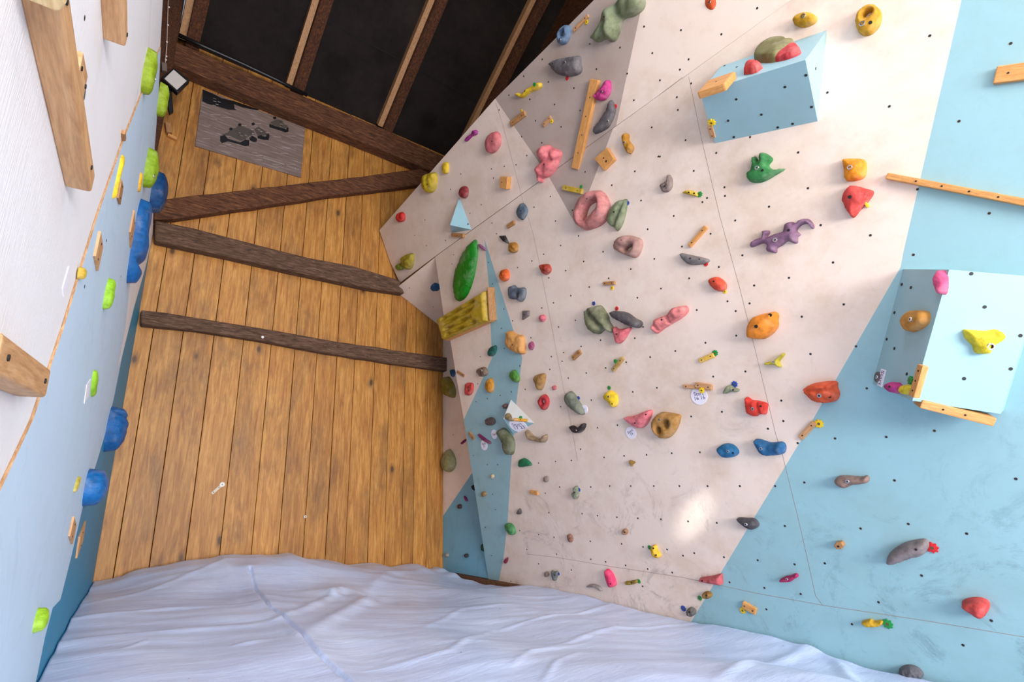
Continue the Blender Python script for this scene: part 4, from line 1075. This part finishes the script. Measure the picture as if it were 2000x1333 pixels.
hold('small grey hold low on the white board with a blue marker', MP, [(1076, 1116), (1082, 1118), (1088, 1117), (1088, 1126), (1084, 1136), (1079, 1132)], 0.03, (98, 104, 100), [(1083, 1124, 'h')])
marker(1091, 1121, 'blue', 'right of the small grey hold near the mat', s=0.9)
# ------------------------------------------------------------------ centre
hold('large dusty-pink ring hold with a big keyhole opening', MP, [(1120, 417), (1126, 396), (1139, 380), (1157, 371), (1171, 373), (1182, 387), (1187, 407), (1180, 428), (1167, 440), (1153, 446), (1137, 449), (1126, 438), (1121, 428)], 0.09, (186, 110, 104), [(1146, 388, 'h')],
     holes=[[(1165, 392), (1165, 405), (1157, 414), (1148, 421), (1139, 431), (1140, 417), (1145, 404), (1152, 397)]])
cleat('yellow-painted wooden strip with green paint left of the pink ring', MP, (1098, 366), (1135, 374), 10, 0.02, m_hold((196, 160, 30)), 2)
marker(1135, 365, 'green', 'on the yellow strip near the pink ring', s=0.9, h=0.02)
block('flat wooden diamond hold with two holes below the seam', MP, [(1185, 288), (1199, 311), (1178, 332), (1160, 310)], 0.03, PINE, holes=[(1179, 309, 1), (1184, 315, 1.3)])
hold('mustard peanut hold right of the wooden diamond', MP, [(1215, 266), (1222, 260), (1226, 264), (1226, 274), (1234, 284), (1234, 293), (1228, 300), (1222, 295), (1217, 279)], 0.05, (184, 122, 14), [(1220, 279, 'b')])
hold('grey-brown comma hold upright in the middle of the white board', MP, [(1288, 361), (1300, 353), (1302, 343), (1306, 341), (1311, 349), (1311, 364), (1303, 374), (1293, 374)], 0.04, (122, 102, 94), [(1298, 364, 'h')])
hold('sage-green leaf hold with a groove, right of the pink ring', MP, [(1220, 388), (1222, 396), (1218, 421), (1212, 439), (1203, 451), (1196, 444), (1187, 439), (1185, 428), (1190, 410), (1203, 394)], 0.055, SAGE, [(1203, 415, 'h')], crease=[((1218, 392), (1197, 446), 0.012, 0.45)], lump=0.06)
marker(1226, 397, 'blue', 'at the tip of the grooved sage leaf hold')
hold('dusty-brown rounded pocket hold below the grooved sage leaf', MP, [(1196, 482), (1203, 468), (1218, 459), (1236, 462), (1250, 470), (1248, 488), (1238, 503), (1220, 499), (1203, 491)], 0.075, (160, 116, 104), [(1213, 470, 'h')], holes=[[(1220, 488), (1226, 483), (1237, 480), (1232, 486), (1225, 489)]])
hold('small dark red craggy hold left of the rounded brown pocket', MP, [(1053, 519), (1060, 516), (1070, 517), (1074, 529), (1065, 537), (1058, 532)], 0.045, (160, 48, 28), [], lump=0.25)
hold('thin yellow banana chip hold left of the green stingray hold', MP, [(1332, 377), (1340, 372), (1350, 372), (1361, 377), (1361, 384), (1350, 382), (1340, 379)], 0.025, (206, 170, 36), [(1345, 376, 'h'), (1356, 378, 'h')])
marker(1367, 380, 'green', 'at the right end of the thin yellow banana chip', s=1.15)
cleat('slanted pine cleat above the grey blade hold', MP, (1345, 481), (1378, 443), 7.5, 0.018, PINE)
hold('grey blade-shaped hold under the slanted pine cleat', MP, [(1327, 495), (1343, 497), (1383, 507), (1372, 516), (1345, 517), (1332, 507)], 0.04, (112, 106, 104), [(1348, 505, 'h'), (1366, 507, 'h')], lump=0.05)
marker(1379, 516, 'red', 'at the right tip of the grey blade hold')
hold('red-orange oval hold below the red marker in the middle', MP, [(1383, 548), (1393, 541), (1404, 543), (1416, 555), (1414, 567), (1400, 569), (1388, 560)], 0.05, (212, 66, 38), [(1394, 550, 'h')], lump=0.06)
marker(1416, 570, 'yellow', 'under the red-orange oval hold', s=0.8)
hold('green stingray-shaped hold with fan tail and long nose', MP, [(1457, 337), (1465, 330), (1469, 301), (1480, 315), (1482, 301), (1490, 297), (1506, 309), (1498, 322), (1509, 330), (1531, 328), (1511, 341), (1494, 351), (1477, 356), (1459, 352)], 0.065, (40, 124, 58), [(1478.5, 328, 'b'), (1489, 333, 'h')], lump=0.08, bs=1.3)
liz = [(1463, 480), (1469, 469), (1482, 464), (1487, 462), (1487, 451), (1500, 450), (1501, 456), (1496, 462), (1511, 456), (1528, 452), (1530, 443), (1535, 434), (1548, 433), (1549, 437), (1561, 428), (1578, 428), (1588, 441), (1585, 449), (1581, 445), (1574, 437), (1563, 440), (1554, 450), (1562, 458), (1556, 463), (1555, 475), (1545, 474), (1536, 471), (1526, 479), (1516, 485), (1514, 494), (1502, 492), (1494, 489), (1496, 480), (1488, 475), (1475, 480), (1466, 483)]
hold('purple lizard-shaped hold with curled tail', MP, liz, 0.05, (122, 84, 112), [(1514, 469, 'b'), (1540, 450, 'h')], lump=0.06, bs=1.3)
hold('upright olive shell-shaped hold with a spout, left of centre', MP, [(1140, 607), (1146, 604), (1149, 600), (1165, 597), (1172, 602), (1182, 619), (1184, 628), (1195, 647), (1190, 651), (1178, 644), (1165, 653), (1158, 652), (1148, 642), (1142, 625)], 0.10, (104, 106, 74), [(1148, 613, 'h')], crease=[((1150, 612), (1175, 640), 0.018, 0.5)], lump=0.1)
marker(1160, 593, 'blue', 'on top of the olive shell-shaped hold')
hold('charcoal slab hold slanting down right of the olive shell', MP, [(1190, 609), (1200, 608), (1221, 611), (1237, 622), (1250, 630), (1245, 641), (1226, 638), (1207, 628), (1194, 620)], 0.07, (74, 68, 70), [], lump=0.08)
marker(1205, 603, 'red', 'above the left end of the charcoal slab')
hold('pink tooth-shaped hold under the charcoal slab', MP, [(1197, 639), (1205, 643), (1216, 642), (1230, 640), (1224, 652), (1216, 665), (1206, 672), (1201, 665)], 0.06, (210, 96, 102), [(1204, 653, 'h')], lump=0.06)
hold('long lumpy pink hold right of the charcoal slab', MP, [(1271, 639), (1275, 625), (1287, 619), (1303, 612), (1316, 601), (1335, 598), (1340, 608), (1328, 621), (1310, 632), (1292, 643), (1280, 652), (1273, 648)], 0.08, (218, 116, 112), [(1294, 625, 'h')], lump=0.28, crease=[((1274, 630), (1284, 646), 0.012, 0.35), ((1300, 615), (1306, 632), 0.01, 0.3)])
cleat('tiny light wooden stub hold above the olive shell', MP, (1177, 554), (1199, 553), 7, 0.02, PINED)
marker(1196, 563, 'yellow', 'under the tiny light wooden stub', s=0.95)
cleat('small tan cleat below the olive shell', MP, (1117, 701), (1132, 687), 9, 0.018, PINED)
cleat('yellow-tan chip hold with a green marker below the pink tooth', MP, (1195, 725), (1215, 700), 7, 0.018, m_hold((176, 140, 66)))
marker(1202, 706, 'green', 'on the yellow-tan chip below the pink tooth', h=0.018)
hold('grey-green bean hold with a blue marker, left of the yellow banana', MP, [(1101, 779), (1104, 770), (1111, 765), (1119, 771), (1132, 792), (1139, 808), (1131, 811), (1115, 800), (1105, 789)], 0.06, (104, 110, 92), [], lump=0.05)
marker(1130, 778, 'blue', 'right of the grey-green bean hold')
P_ = None
tagdisc('narrow paper tag peeking out under the grey-green bean hold', 1141, 800, 8, 'S', ang=20)
hold('bright yellow banana-shaped hold with a green marker above it', MP, [(1178, 775), (1183, 767), (1191, 764), (1201, 771), (1204, 783), (1202, 793), (1197, 797), (1191, 793), (1187, 786), (1180, 781)], 0.05, (232, 190, 16), [(1189, 775, 'b'), (1197, 789, 'h')], lump=0.05, bs=0.8)
marker(1190, 758, 'green', 'just above the bright yellow banana hold')
hold('black boomerang hold under the grey-green bean', MP, [(1112, 835), (1117, 832), (1125, 836), (1132, 832), (1136, 828), (1142, 830), (1138, 841), (1129, 847), (1119, 845)], 0.045, (40, 32, 34), [(1125, 841, 'b')], lump=0.05, rough=0.4, bs=0.7)
hold('pink fan-shell hold above a round start tag', MP, [(1218, 816), (1236, 813), (1253, 806), (1265, 802), (1271, 804), (1268, 816), (1259, 832), (1248, 838), (1234, 832), (1222, 823)], 0.06, (226, 112, 120), [(1240, 827, 'h'), (1262, 810, 'h')], lump=0.1)
tagdisc('round paper start tag hanging under the pink fan-shell hold', 1232, 846, 12, 'Start\n14', ang=20)
hold('tan-brown drop-shaped pocket hold with two see-through holes', MP, [(1272, 832), (1275, 818), (1287, 807), (1300, 807), (1324, 812), (1325, 819), (1319, 838), (1306, 855), (1291, 858), (1279, 849)], 0.07, (172, 122, 54), [(1288, 820, 'b')], holes=[ell(1304, 828, 4, 6, 10, 8, 0.02), ell(1288, 841, 3, 6, -10, 8, 0.02)], bs=0.8)
cleat('left light wooden comb strip in the pair above a start tag', MP, (1334, 755), (1364, 758), 7, 0.015, BEAMW)
cleat('right light wooden strip in the pair above a start tag', MP, (1357, 752), (1389, 758), 11, 0.02, BEAMW)
tagdisc('biggest round paper start tag, under the pair of light wooden strips', 1365, 774, 17, 'Start\n16 16', ang=0)
marker(1371, 763, 'yellow', 'on the pair of light wooden strips', s=1.2, h=0.022)
cleat('yellow chip hold with two screws right of the long lumpy pink one', MP, (1365, 706), (1393, 694), 9, 0.016, m_hold((226, 178, 62)))
marker(1397, 690, 'green', 'at the right tip of the two-screw yellow chip', s=1.25)
hold('small sage animal-shaped hold left of the grey seam', MP, [(1412, 767), (1419, 755), (1427, 753), (1434, 758), (1443, 762), (1437, 767), (1427, 766), (1416, 770)], 0.035, (132, 138, 104), [(1432, 762, 'h')])
marker(1435, 751, 'blue', 'above the small sage animal-shaped hold', s=1.25)
hold('big orange lemon-shaped hold with a nub at its upper right', MP, [(1457, 647), (1464, 626), (1479, 615), (1497, 612), (1502, 610), (1510, 610), (1515, 616), (1514, 626), (1514, 639), (1502, 654), (1485, 663), (1465, 662), (1459, 660)], 0.10, (236, 132, 22), [(1477, 638, 'h'), (1504, 616, 'h')], lump=0.04, bs=1.8)
hold('yellow-green three-pointed hold below the big orange lemon', MP, [(1493, 709), (1503, 707), (1513, 703), (1520, 697), (1528, 690), (1531, 693), (1526, 700), (1521, 708), (1525, 717), (1521, 718), (1510, 713), (1500, 714), (1494, 713)], 0.045, (200, 184, 40), [(1511, 708, 'b')], lump=0.03, bs=0.9)
hold('large red-orange ribbed hold on the blue and white paint border', MP, [(1567, 761), (1584, 751), (1617, 746), (1631, 748), (1632, 758), (1636, 771), (1630, 784), (1609, 789), (1587, 785), (1575, 774)], 0.085, (216, 76, 34), [(1600.5, 773, 'b'), (1620, 776, 'h')], lump=0.12, crease=[((1575, 764), (1632, 760), 0.008, 0.22)], bs=1.2)
hold('red fish-shaped hold right of the sage animal', MP, [(1454, 777), (1467, 783), (1477, 784), (1495, 789), (1496, 797), (1493, 811), (1483, 810), (1474, 815), (1464, 812), (1456, 805)], 0.06, (222, 48, 34), [(1470, 799, 'b'), (1486, 794, 'h')], lump=0.1, crease=[((1477, 785), (1484, 806), 0.008, 0.35)])
hold('blue almond hold, left of the two blue holds side by side', MP, [(1399, 879), (1410, 869), (1428, 870), (1440, 884), (1431, 894), (1411, 894)], 0.06, (16, 98, 148), [(1422, 882, 'b'), (1432, 885, 'h')], lump=0.05)
hold('blue saddle hold, right of the two blue holds side by side', MP, [(1471, 861), (1482, 860), (1502, 866), (1525, 865), (1532, 876), (1525, 889), (1492, 891), (1477, 876)], 0.065, (20, 88, 138), [(1486, 877, 'b')], lump=0.08, crease=[((1500, 862), (1512, 884), 0.03, 0.2)])
cleat('flat wooden strip with a yellow flower marker on the paint border', MP, (1562, 857), (1590, 826), 12, 0.014, BEAMW)
marker(1600, 828, 'yellow', 'on the flat strip at the paint border', s=1.5)
hold('tiny yellow-brown spiky hold below the tan pocket hold', MP, [(1229, 900), (1234, 901), (1240, 904), (1236, 908), (1234, 912), (1230, 906)], 0.025, (150, 112, 44), [])
hold('small grey-green figure-eight hold low on the white board', MP, [(1120, 953), (1126, 951), (1128, 960), (1128, 972), (1122, 976), (1117, 968), (1116, 964), (1120, 960)], 0.04, (116, 124, 98), [(1123, 962, 'h')])
marker(1131, 957, 'blue', 'right of the grey-green figure-eight hold')
hold('small brown wooden oval hold under the figure-eight hold', MP, [(1107, 1047), (1112, 1044), (1117, 1049), (1118, 1057), (1114, 1061), (1109, 1056)], 0.025, (140, 94, 74), [(1112, 1052, 'h')])
hold('tiny round wooden knob with a ring, centre of the lower white board', MP, ell(1220, 1040, 5.5, 6, 0, wob=0.02), 0.03, (160, 116, 84), [(1220, 1040, 'h')])
hold('small yellow bean hold with a green marker near the mat', MP, [(1270, 1075), (1273, 1067), (1280, 1067), (1283, 1076), (1289, 1085), (1287, 1091), (1279, 1090), (1274, 1084)], 0.04, (224, 170, 24), [(1277, 1071, 'h'), (1283, 1084, 'h')])
marker(1269, 1070, 'green', 'at the upper left of the small yellow bean')
hold('thin grey crescent hold low down, left of the hot pink one', MP, [(1144, 1148), (1150, 1143), (1160, 1142), (1170, 1146), (1176, 1153), (1173, 1156), (1162, 1149), (1150, 1149)], 0.02, (150, 138, 132), [])
hold('hot pink wedge hold just above the white mat', MP, [(1180, 1117), (1187, 1115), (1196, 1126), (1201, 1144), (1192, 1149), (1186, 1141)], 0.05, (226, 46, 96), [(1192, 1141, 'h')], lump=0.06)
hold('small olive strip hold right of the hot pink wedge', MP, [(1221, 1137), (1231, 1136), (1243, 1134), (1244, 1139), (1236, 1143), (1224, 1143)], 0.025, (150, 122, 36), [(1233, 1139, 'h')])
marker(1248, 1136, 'green', 'at the right end of the small olive strip')
hold('dusty red wedge hold at the foot of the paint border', MP, [(1365, 1131), (1386, 1128), (1408, 1123), (1409, 1144), (1386, 1141), (1366, 1137)], 0.055, (190, 82, 86), [(1372, 1135, 'h')], sharp=True, lump=0.05)
hold('brown button hold with a green marker under the dusty red wedge', MP, ell(1380, 1164, 9, 7), 0.035, (146, 106, 42), [(1380, 1164, 'h')])
marker(1367, 1169, 'green', 'left of the brown button hold')
hold('grey pebble hold at the mat edge with a blue marker', MP, ell(1349, 1197, 9, 8, 20), 0.04, (96, 92, 86), [(1347, 1196, 'h')])
marker(1335, 1189, 'blue', 'left of the grey pebble at the mat edge', s=1.2)
hold('mustard oval hold high on the right white paint', MP, ell(1570, 37, 23, 13, -12, wob=0.03), 0.06, (200, 148, 12), [(1569, 31, 'b')], lump=0.04, bs=1.2)
hold('yellow three-cornered hold cut by the top edge', MP, [(1283, 0), (1288, -14), (1310, -22), (1336, -12), (1335, 0), (1325, 14), (1318, 34), (1313, 35), (1306, 24), (1294, 14)], 0.08, (206, 142, 8), [], lump=0.06)
hold('orange-red egg hold cut by the top edge, above the wedge volume', MP, ell(1390, 3, 16, 21, 6), 0.07, (214, 72, 20), [(1386, 4, 'b')], lump=0.04)
hold('large mustard oval hold with a finger hole, top right', MP, ell(1694, 37, 23, 31, 28, wob=0.03), 0.065, (200, 142, 12), [(1684, 46, 'b'), (1700, 44, 'h')], holes=[ell(1695, 27, 9, 5, -38, 8, 0.02)], lump=0.05, bs=1.4)
hold('orange rounded-square hold above the red cap hold', MP, [(1644, 312), (1652, 309), (1680, 309), (1689, 316), (1689, 338), (1680, 349), (1655, 353), (1648, 348), (1647, 334)], 0.06, (240, 138, 10), [(1660, 327, 'b')], lump=0.03, bs=1.3)
hold('red cap-shaped hold with a yellow strip under the orange square', MP, [(1643, 392), (1648, 374), (1658, 363), (1667, 361), (1685, 366), (1703, 373), (1692, 393), (1676, 410), (1663, 424), (1652, 412)], 0.08, (208, 58, 50), [(1660, 385, 'h')], lump=0.07, bs=1.5)
cleat('tiny yellow strip sticking out below the red cap hold', MP, (1688, 393), (1694, 404), 5, 0.02, m_hold((240, 206, 30)), 0)
cleat('long slanting pine rail across the blue and white paint border', MP, (1731, 343), (2090, 412), 14, 0.03, PINE, 5, group='long pine rails')
cleat('flat pine rail entering from the right edge of the photo', MP, (1943, 146), (2090, 126), 34, 0.022, PINE, 3, group='long pine rails')
# ------------------------------------------------------------------ blue paint, lower right
hold('black fin-shaped hold on the lower paint border', MP, [(1438, 1014), (1456, 1014), (1472, 1016), (1480, 1028), (1469, 1036), (1451, 1028)], 0.055, (66, 64, 70), [(1457, 1025, 'b')], lump=0.04)
hold('brown shoe-sole shaped hold on the blue paint', MP, [(1629, 940), (1636, 932), (1653, 931), (1682, 933), (1692, 931), (1696, 939), (1689, 946), (1664, 949), (1650, 955), (1634, 949)], 0.055, (132, 104, 92), [(1655, 941, 'b')], lump=0.04)
block('small hexagonal wooden knob on the blue paint', MP, [(1628, 1067), (1633, 1060), (1643, 1060), (1648, 1067), (1643, 1074), (1633, 1074)], 0.03, PINED, holes=[(1637, 1068, 1)])
hold('long grey-brown boomerang hold with a red flower marker', MP, [(1729, 1100), (1738, 1081), (1763, 1065), (1785, 1059), (1806, 1057), (1813, 1069), (1802, 1087), (1782, 1092), (1763, 1099), (1742, 1105)], 0.07, (124, 112, 112), [(1789, 1074, 'h')], lump=0.06)
marker(1821, 1070, 'red', 'at the right tip of the long grey-brown boomerang', s=1.6)
hold('small magenta caterpillar hold low on the blue paint', MP, [(1522, 1134), (1533, 1128), (1543, 1126), (1554, 1122), (1558, 1128), (1550, 1133), (1543, 1138), (1527, 1138)], 0.035, (168, 30, 84), [(1537, 1132, 'b')], bs=0.7)
cleat('small wooden strip with a yellow marker near the mat, on blue', MP, (1449, 1182), (1475, 1197), 11, 0.02, PINE)
marker(1451, 1193, 'yellow', 'under the left end of the small strip on blue', s=1.2)
hold('yellow cloud-shaped strip hold low on the blue paint', MP, [(1682, 1217), (1690, 1214), (1699, 1212), (1706, 1215), (1722, 1215), (1721, 1223), (1706, 1226), (1692, 1225)], 0.04, (206, 158, 22), [], lump=0.1)
marker(1734, 1219, 'green', 'right of the yellow cloud-shaped strip', s=1.5)
hold('large red egg hold near the right edge, low on the blue paint', MP, [(1876, 1185), (1887, 1176), (1912, 1174), (1930, 1183), (1928, 1201), (1914, 1209), (1895, 1199)], 0.085, (204, 62, 58), [], lump=0.05)
hold('dark grey dome hold half sunk behind the mat edge at lower right', MP, [(1754, 1312), (1765, 1304), (1782, 1304), (1796, 1312), (1802, 1325), (1780, 1330), (1760, 1322)], 0.05, (86, 86, 92), [])
# ------------------------------------------------------------------ things on the volumes
hold('olive-green mitten hold on top of the blue wedge volume', V1T, [(1473, 114), (1481, 101), (1500, 88), (1520, 79), (1532, 78), (1540, 85), (1552, 86), (1548, 100), (1530, 112), (1511, 122), (1488, 123), (1476, 120)], 0.055, (118, 112, 58), [], lump=0.06, raw=True)
hold('crimson wedge hold at the right on top of the blue wedge volume', V1T, [(1513, 120), (1524, 104), (1548, 92), (1556, 91), (1565, 103), (1555, 110), (1532, 118)], 0.04, (198, 44, 50), [], lump=0.08, raw=True)
hold('small red angular hold in the middle on top of the wedge volume', V1T, [(1453, 146), (1456, 135), (1470, 126), (1482, 127), (1490, 133), (1480, 141), (1468, 145)], 0.045, (206, 48, 46), [(1478, 132, 'h')], sharp=True, lump=0.05, raw=True)
cleat('stout pine cleat on the upper left edge of the wedge volume', V1T, (1372, 168), (1426, 150), 17, 0.035, PINE, 1, bev=0.009)
marker(1390, 239, 'yellow', 'on the front of the wedge volume', V1F, 1.5)
cleat('tiny pale wooden tag with two screws on the front of the wedge volume', V1F, (1386, 248), (1392, 270), 10, 0.008, BEAMW)
hold('yellow fin-like hold on the front of the boxy blue volume', V2F, [(1887, 646), (1900, 646), (1930, 648), (1948, 645), (1960, 649), (1965, 659), (1957, 668), (1944, 676), (1935, 691), (1920, 693), (1909, 690), (1904, 676), (1890, 662)], 0.05, (214, 192, 20), [(1934.5, 677, 'b')], lump=0.12, bs=1.6)
hold('orange-tan rounded hold on the shaded side of the boxy volume', V2S, [(1761, 630), (1766, 617), (1780, 606), (1798, 606), (1806, 612), (1805, 628), (1795, 639), (1775, 648), (1765, 643)], 0.05, (196, 132, 44), [(1779, 624, 'b')], lump=0.06, bs=1.1)
hold('pink elongated hold at the top of the boxy volume side', V2S, [(1825, 547), (1833, 528), (1841, 533), (1843, 552), (1841, 570), (1834, 575), (1826, 562)], 0.035, (214, 70, 118), [], lump=0.1)
cleat('upright orange pine cleat on the lower left corner of the boxy volume', V2S, (1797, 713), (1779, 775), 11, 0.02, PINE, 3)
hold('magenta ball hold at the bottom of the boxy volume side', V2S, ell(1743, 757, 11, 11, 0), 0.05, (178, 40, 116), [(1739, 756, 'h')], lump=0.04)
hold('small yellow knob beside the upright cleat of the boxy volume', V2S, [(1757, 766), (1762, 755), (1771, 751), (1778, 756), (1775, 764), (1766, 771)], 0.03, (216, 188, 24), [])
marker(1779, 743, 'green', 'beside the upright cleat of the boxy volume', V2S, 1.2)
hold('grey-brown round pad at the lower left corner of the boxy volume', V2S, ell(1713, 737, 6, 11, 8, wob=0.02), 0.01, (96, 84, 78), [(1713, 737, 'b')], lump=0.0, bs=1.0)
tagd = cleat('narrow white paper tag with writing at the lower left corner of the boxy volume', V2S, (1725, 722), (1717, 755), 9, 0.003, PAPER, 0, name='paper_tag', cat='tag', group='paper tags on the boxy volume')
me = font_mesh('Start', 0.034); me.materials.append(INK); sub('lettering', me, tagd, (0, 0, 0.0033)).rotation_euler = (0, 0, math.radians(90))
rail_ = MP.w(*MP.uv(MP.at(1870, 806, 0.14)))
cleat('orange pine rail slanting along the underside of the boxy volume', V2B, (1800, 789), (1943, 822), 15, 0.03, PINE, 3, group='long pine rails') if False else None
h_ = 0.16
rp = MP
P0 = MP.at(1797, 788, 0.22); P1_ = MP.at(1941, 824, 0.10)
axr = (P1_ - P0).normalized(); nr = (MP.n - axr * MP.n.dot(axr)).normalized(); sr = axr.cross(nr)
mw = Matrix.Translation((P0 + P1_) / 2) @ Matrix((sr, axr, nr)).transposed().to_4x4()
o = link('wooden_cleat', bm_mesh(prism([(-0.017, -(P1_ - P0).length / 2), (0.017, -(P1_ - P0).length / 2), (0.017, (P1_ - P0).length / 2), (-0.017, (P1_ - P0).length / 2)], -0.05, 0.012, 0.005, 2)), PINE, None, mw)
tag(o, 'orange pine rail slanting along the underside of the boxy volume', 'cleat', 'long pine rails')
for k in (-0.2, 0.1): sub('screw', SCREW, o, (0, k * (P1_ - P0).length, 0.0125))
hold('olive lump hold at the left on the grey and blue pyramid', V4T, [(985, 815), (990, 808), (997, 808), (1000, 816), (1002, 821), (992, 820)], 0.03, (124, 104, 62), [], lump=0.2)
cleat('yellow-orange strip hold on the lower edge of the grey face of the pyramid', V4T, (1003, 819), (1030, 821), 5, 0.012, m_hold((212, 148, 30)), 1)
marker(1017, 816, 'green', 'on the grey face of the small pyramid', V4T)
tagdisc('round paper start tag on the blue face of the small pyramid', 1012, 833, 11.5, 'Start\n17 23', V4B)

# ------------------------------------------------------------------ holds on the left wall, seen almost edge-on
GL = 'climbing holds on the left wall'
def side(label, t, b_, wpx, c, wid=0.8, tear=0.0, pl=None, lump=0.06, notch=None, rough=0.5, shape=None, cat='climbing hold', name='climbing_hold', fat=1.0, crease=None):
    """t, b_: photo pixels of the top and bottom of the edge that touches the wall"""
    seedc[0] += 1
    pl = pl or LP
    a = pl.at(*t); b = pl.at(*b_); mid = (a + b) / 2
    h = 0.05
    for _ in range(14): h *= wpx / max(1e-6, (proj(mid + pl.n * h)[0] - proj(mid)[0]))
    ax = (a - b).normalized(); L_ = (a - b).length
    rt_ = ax.cross(pl.n).normalized()
    pts = []
    n = 14
    for i in range(n):
        th = 2 * math.pi * i / n; y = math.cos(th); x = math.sin(th) * (1 - tear * y) * (1 if tear == 0 else (1 - 0.25 * max(0, y)))
        pts.append(Vector((x * wid * L_ / 2, y * L_ / 2)))
    if shape: pts = [Vector((x * L_, y * L_)) for x, y in shape]
    cr = [(Vector((q[0] * L_, q[1] * L_)), Vector((q[2] * L_, q[3] * L_)), q[4] * L_, q[5]) for q in crease] if crease else None
    me, zat, _ = inflate(pts, [], h / 1.0 * fat, lump, bool(shape), seedc[0], cr)
    mw = Matrix.Translation(mid) @ Matrix((rt_, ax, pl.n)).transposed().to_4x4()
    o = link(name, me, m_hold(c, rough), None, mw); tag(o, label, cat, GL)
    return o, h, L_, zat
LIME = (134, 160, 12); LB = (2, 84, 152)
o, h, L_, z_ = side('upper lime-green leaf-shaped hold on the white panel edge', (290, 92), (275, 181), 27, LIME, 0.55, 0.4, pl=LU); sub('bolt', BOLT, o, (0, -L_ * 0.12, z_(Vector((0, -L_ * 0.12)))))
side('lime-green leaf-shaped hold beside the floodlight', (315, 160), (306, 227), 22, (140, 166, 16), 0.6, 0.3)
o, h, L_, z_ = side('lime-green leaf-shaped hold with a bolt, just above the blue holds', (291, 288), (279, 366), 27, (132, 166, 16), 0.6, 0.35); sub('bolt', BOLT, o, (-0.2 * L_, -L_ * 0.2, z_(Vector((-0.2 * L_, -L_ * 0.2)))), 1.2, (-0.5, 0, 1))
side('small yellow knob touching the lime leaf above the blue holds', (274, 337), (269, 375), 7, (230, 170, 20), 0.4)
side('yellow bone-shaped hold below the white panel edge', (238, 305), (219, 389), 9, (238, 200, 24), 0.32, shape=[(-0.05, 0.5), (0.09, 0.5), (0.14, 0.38), (0.09, 0.24), (0.04, 0.12), (0.06, -0.2), (0.06, -0.42), (0.0, -0.5), (-0.08, -0.46), (-0.08, -0.1), (-0.09, 0.2), (-0.12, 0.36)])
side('rounded blue dome hold at the left end of the slanting brace', (304, 347), (291, 403), 34, (6, 62, 116), 0.8, 0.0, lump=0.03)
side('tall blue wave-shaped hold with a notch, largest on the left wall', (276, 390), (247, 553), 33, LB, 0.5, 0.0, lump=0.10, crease=[(-0.4, -0.26, 0.4, -0.26, 0.055, 0.45)], fat=1.0)
side('lime-green slice hold on the light blue paint, upper of two', (213, 545), (200, 603), 20, (140, 196, 26), 0.5, 0.0)
side('lime-green slice hold on the light blue paint, lower of two', (182, 725), (179, 773), 12, (140, 196, 26), 0.5, 0.0)
side('ribbed blue bulging hold on the teal area', (219, 796), (202, 882), 44, LB, 0.9, -0.1, lump=0.06, rough=0.35, crease=[(-0.5, 0.3, 0.5, 0.12, 0.05, 0.3)])
side('smooth round blue ball hold below the ribbed blue one', (174, 917), (163, 988), 50, (4, 96, 168), 1.1, 0.0, lump=0.0, rough=0.3)
o, h, L_, z_ = side('lime-green flat-topped hold near the mat on the left wall', (76, 1190), (63, 1236), 30, (150, 200, 26), 0.8, 0.0)
side('tiny ochre hold on the edge of the white panel, beside an oval tag', (158, 523), (153, 545), 16, (196, 160, 40), 0.9)
side('tiny yellow knob left of the blue ball hold', (153, 934), (143, 960), 8, (206, 190, 70), 0.4)
side('dark narrow hold behind the longest timber', (163, 152), (162, 196), 5, (60, 72, 78), 0.5, pl=LU)
def lstrip(label, p0, p1, wpx, h=0.007, mat=None, pl=None, name='wooden_cleat', cat='cleat', scr=2):
    cleat(label, pl or LP, p0, p1, wpx, h, mat or PINE, scr, group='small wooden strips on the left wall', name=name, cat=cat)
lstrip('pale wooden strip with writing-like marks, alone on the light blue paint', (200, 468), (190, 516), 11, mat=BEAMW)
lstrip('short pale wooden strip in front of the tall blue wave hold', (264, 428), (256, 470), 7, mat=BEAMW)
lstrip('small brown peg strip below the yellow bone hold', (240, 358), (234, 394), 6, mat=PINED)
lstrip('left short wooden strip of the pair below the blue ball', (148, 1018), (140, 1056), 8, mat=BEAMW)
lstrip('right short wooden strip of the pair below the blue ball', (163, 1033), (157, 1074), 7, mat=BEAMW)
lstrip('little brown wooden pad on the white panel edge', (246.5, 262), (245, 270), 4, 0.012, mat=PINED, pl=LU, scr=0)
lstrip('narrow oval paper tag beside the tiny ochre hold', (136, 530), (124, 572), 7, 0.002, mat=PAPER, pl=LU, name='paper_tag', cat='tag', scr=0)
lstrip('narrow paper tag left of the lower lime slice hold', (174, 746), (169, 782), 6, 0.002, mat=PAPER, name='paper_tag', cat='tag', scr=0)

# sun glint on the lower white board
T_ = MP.at(1356, 1010); spo.location = (0.9, -2.2, 2.4)
spo.rotation_euler = (T_ - spo.location).to_track_quat('-Z', 'Y').to_euler()
spo.scale = (0.5, 1, 1)
block('wooden block on top of the longest timber, its sunlit brightness painted in', NP, [(46, -30), (134, -30), (129, 10), (119, 23), (108, 24), (52, 1)], 0.02, m_wood('sunlit_block_wood', (222, 186, 128), (238, 204, 148), (246, 218, 170), (14, 1.2, 14), 0.5), name='wooden_block', grp='wooden blocks on the left wall')  # light from above is put into this block's pale wood colour
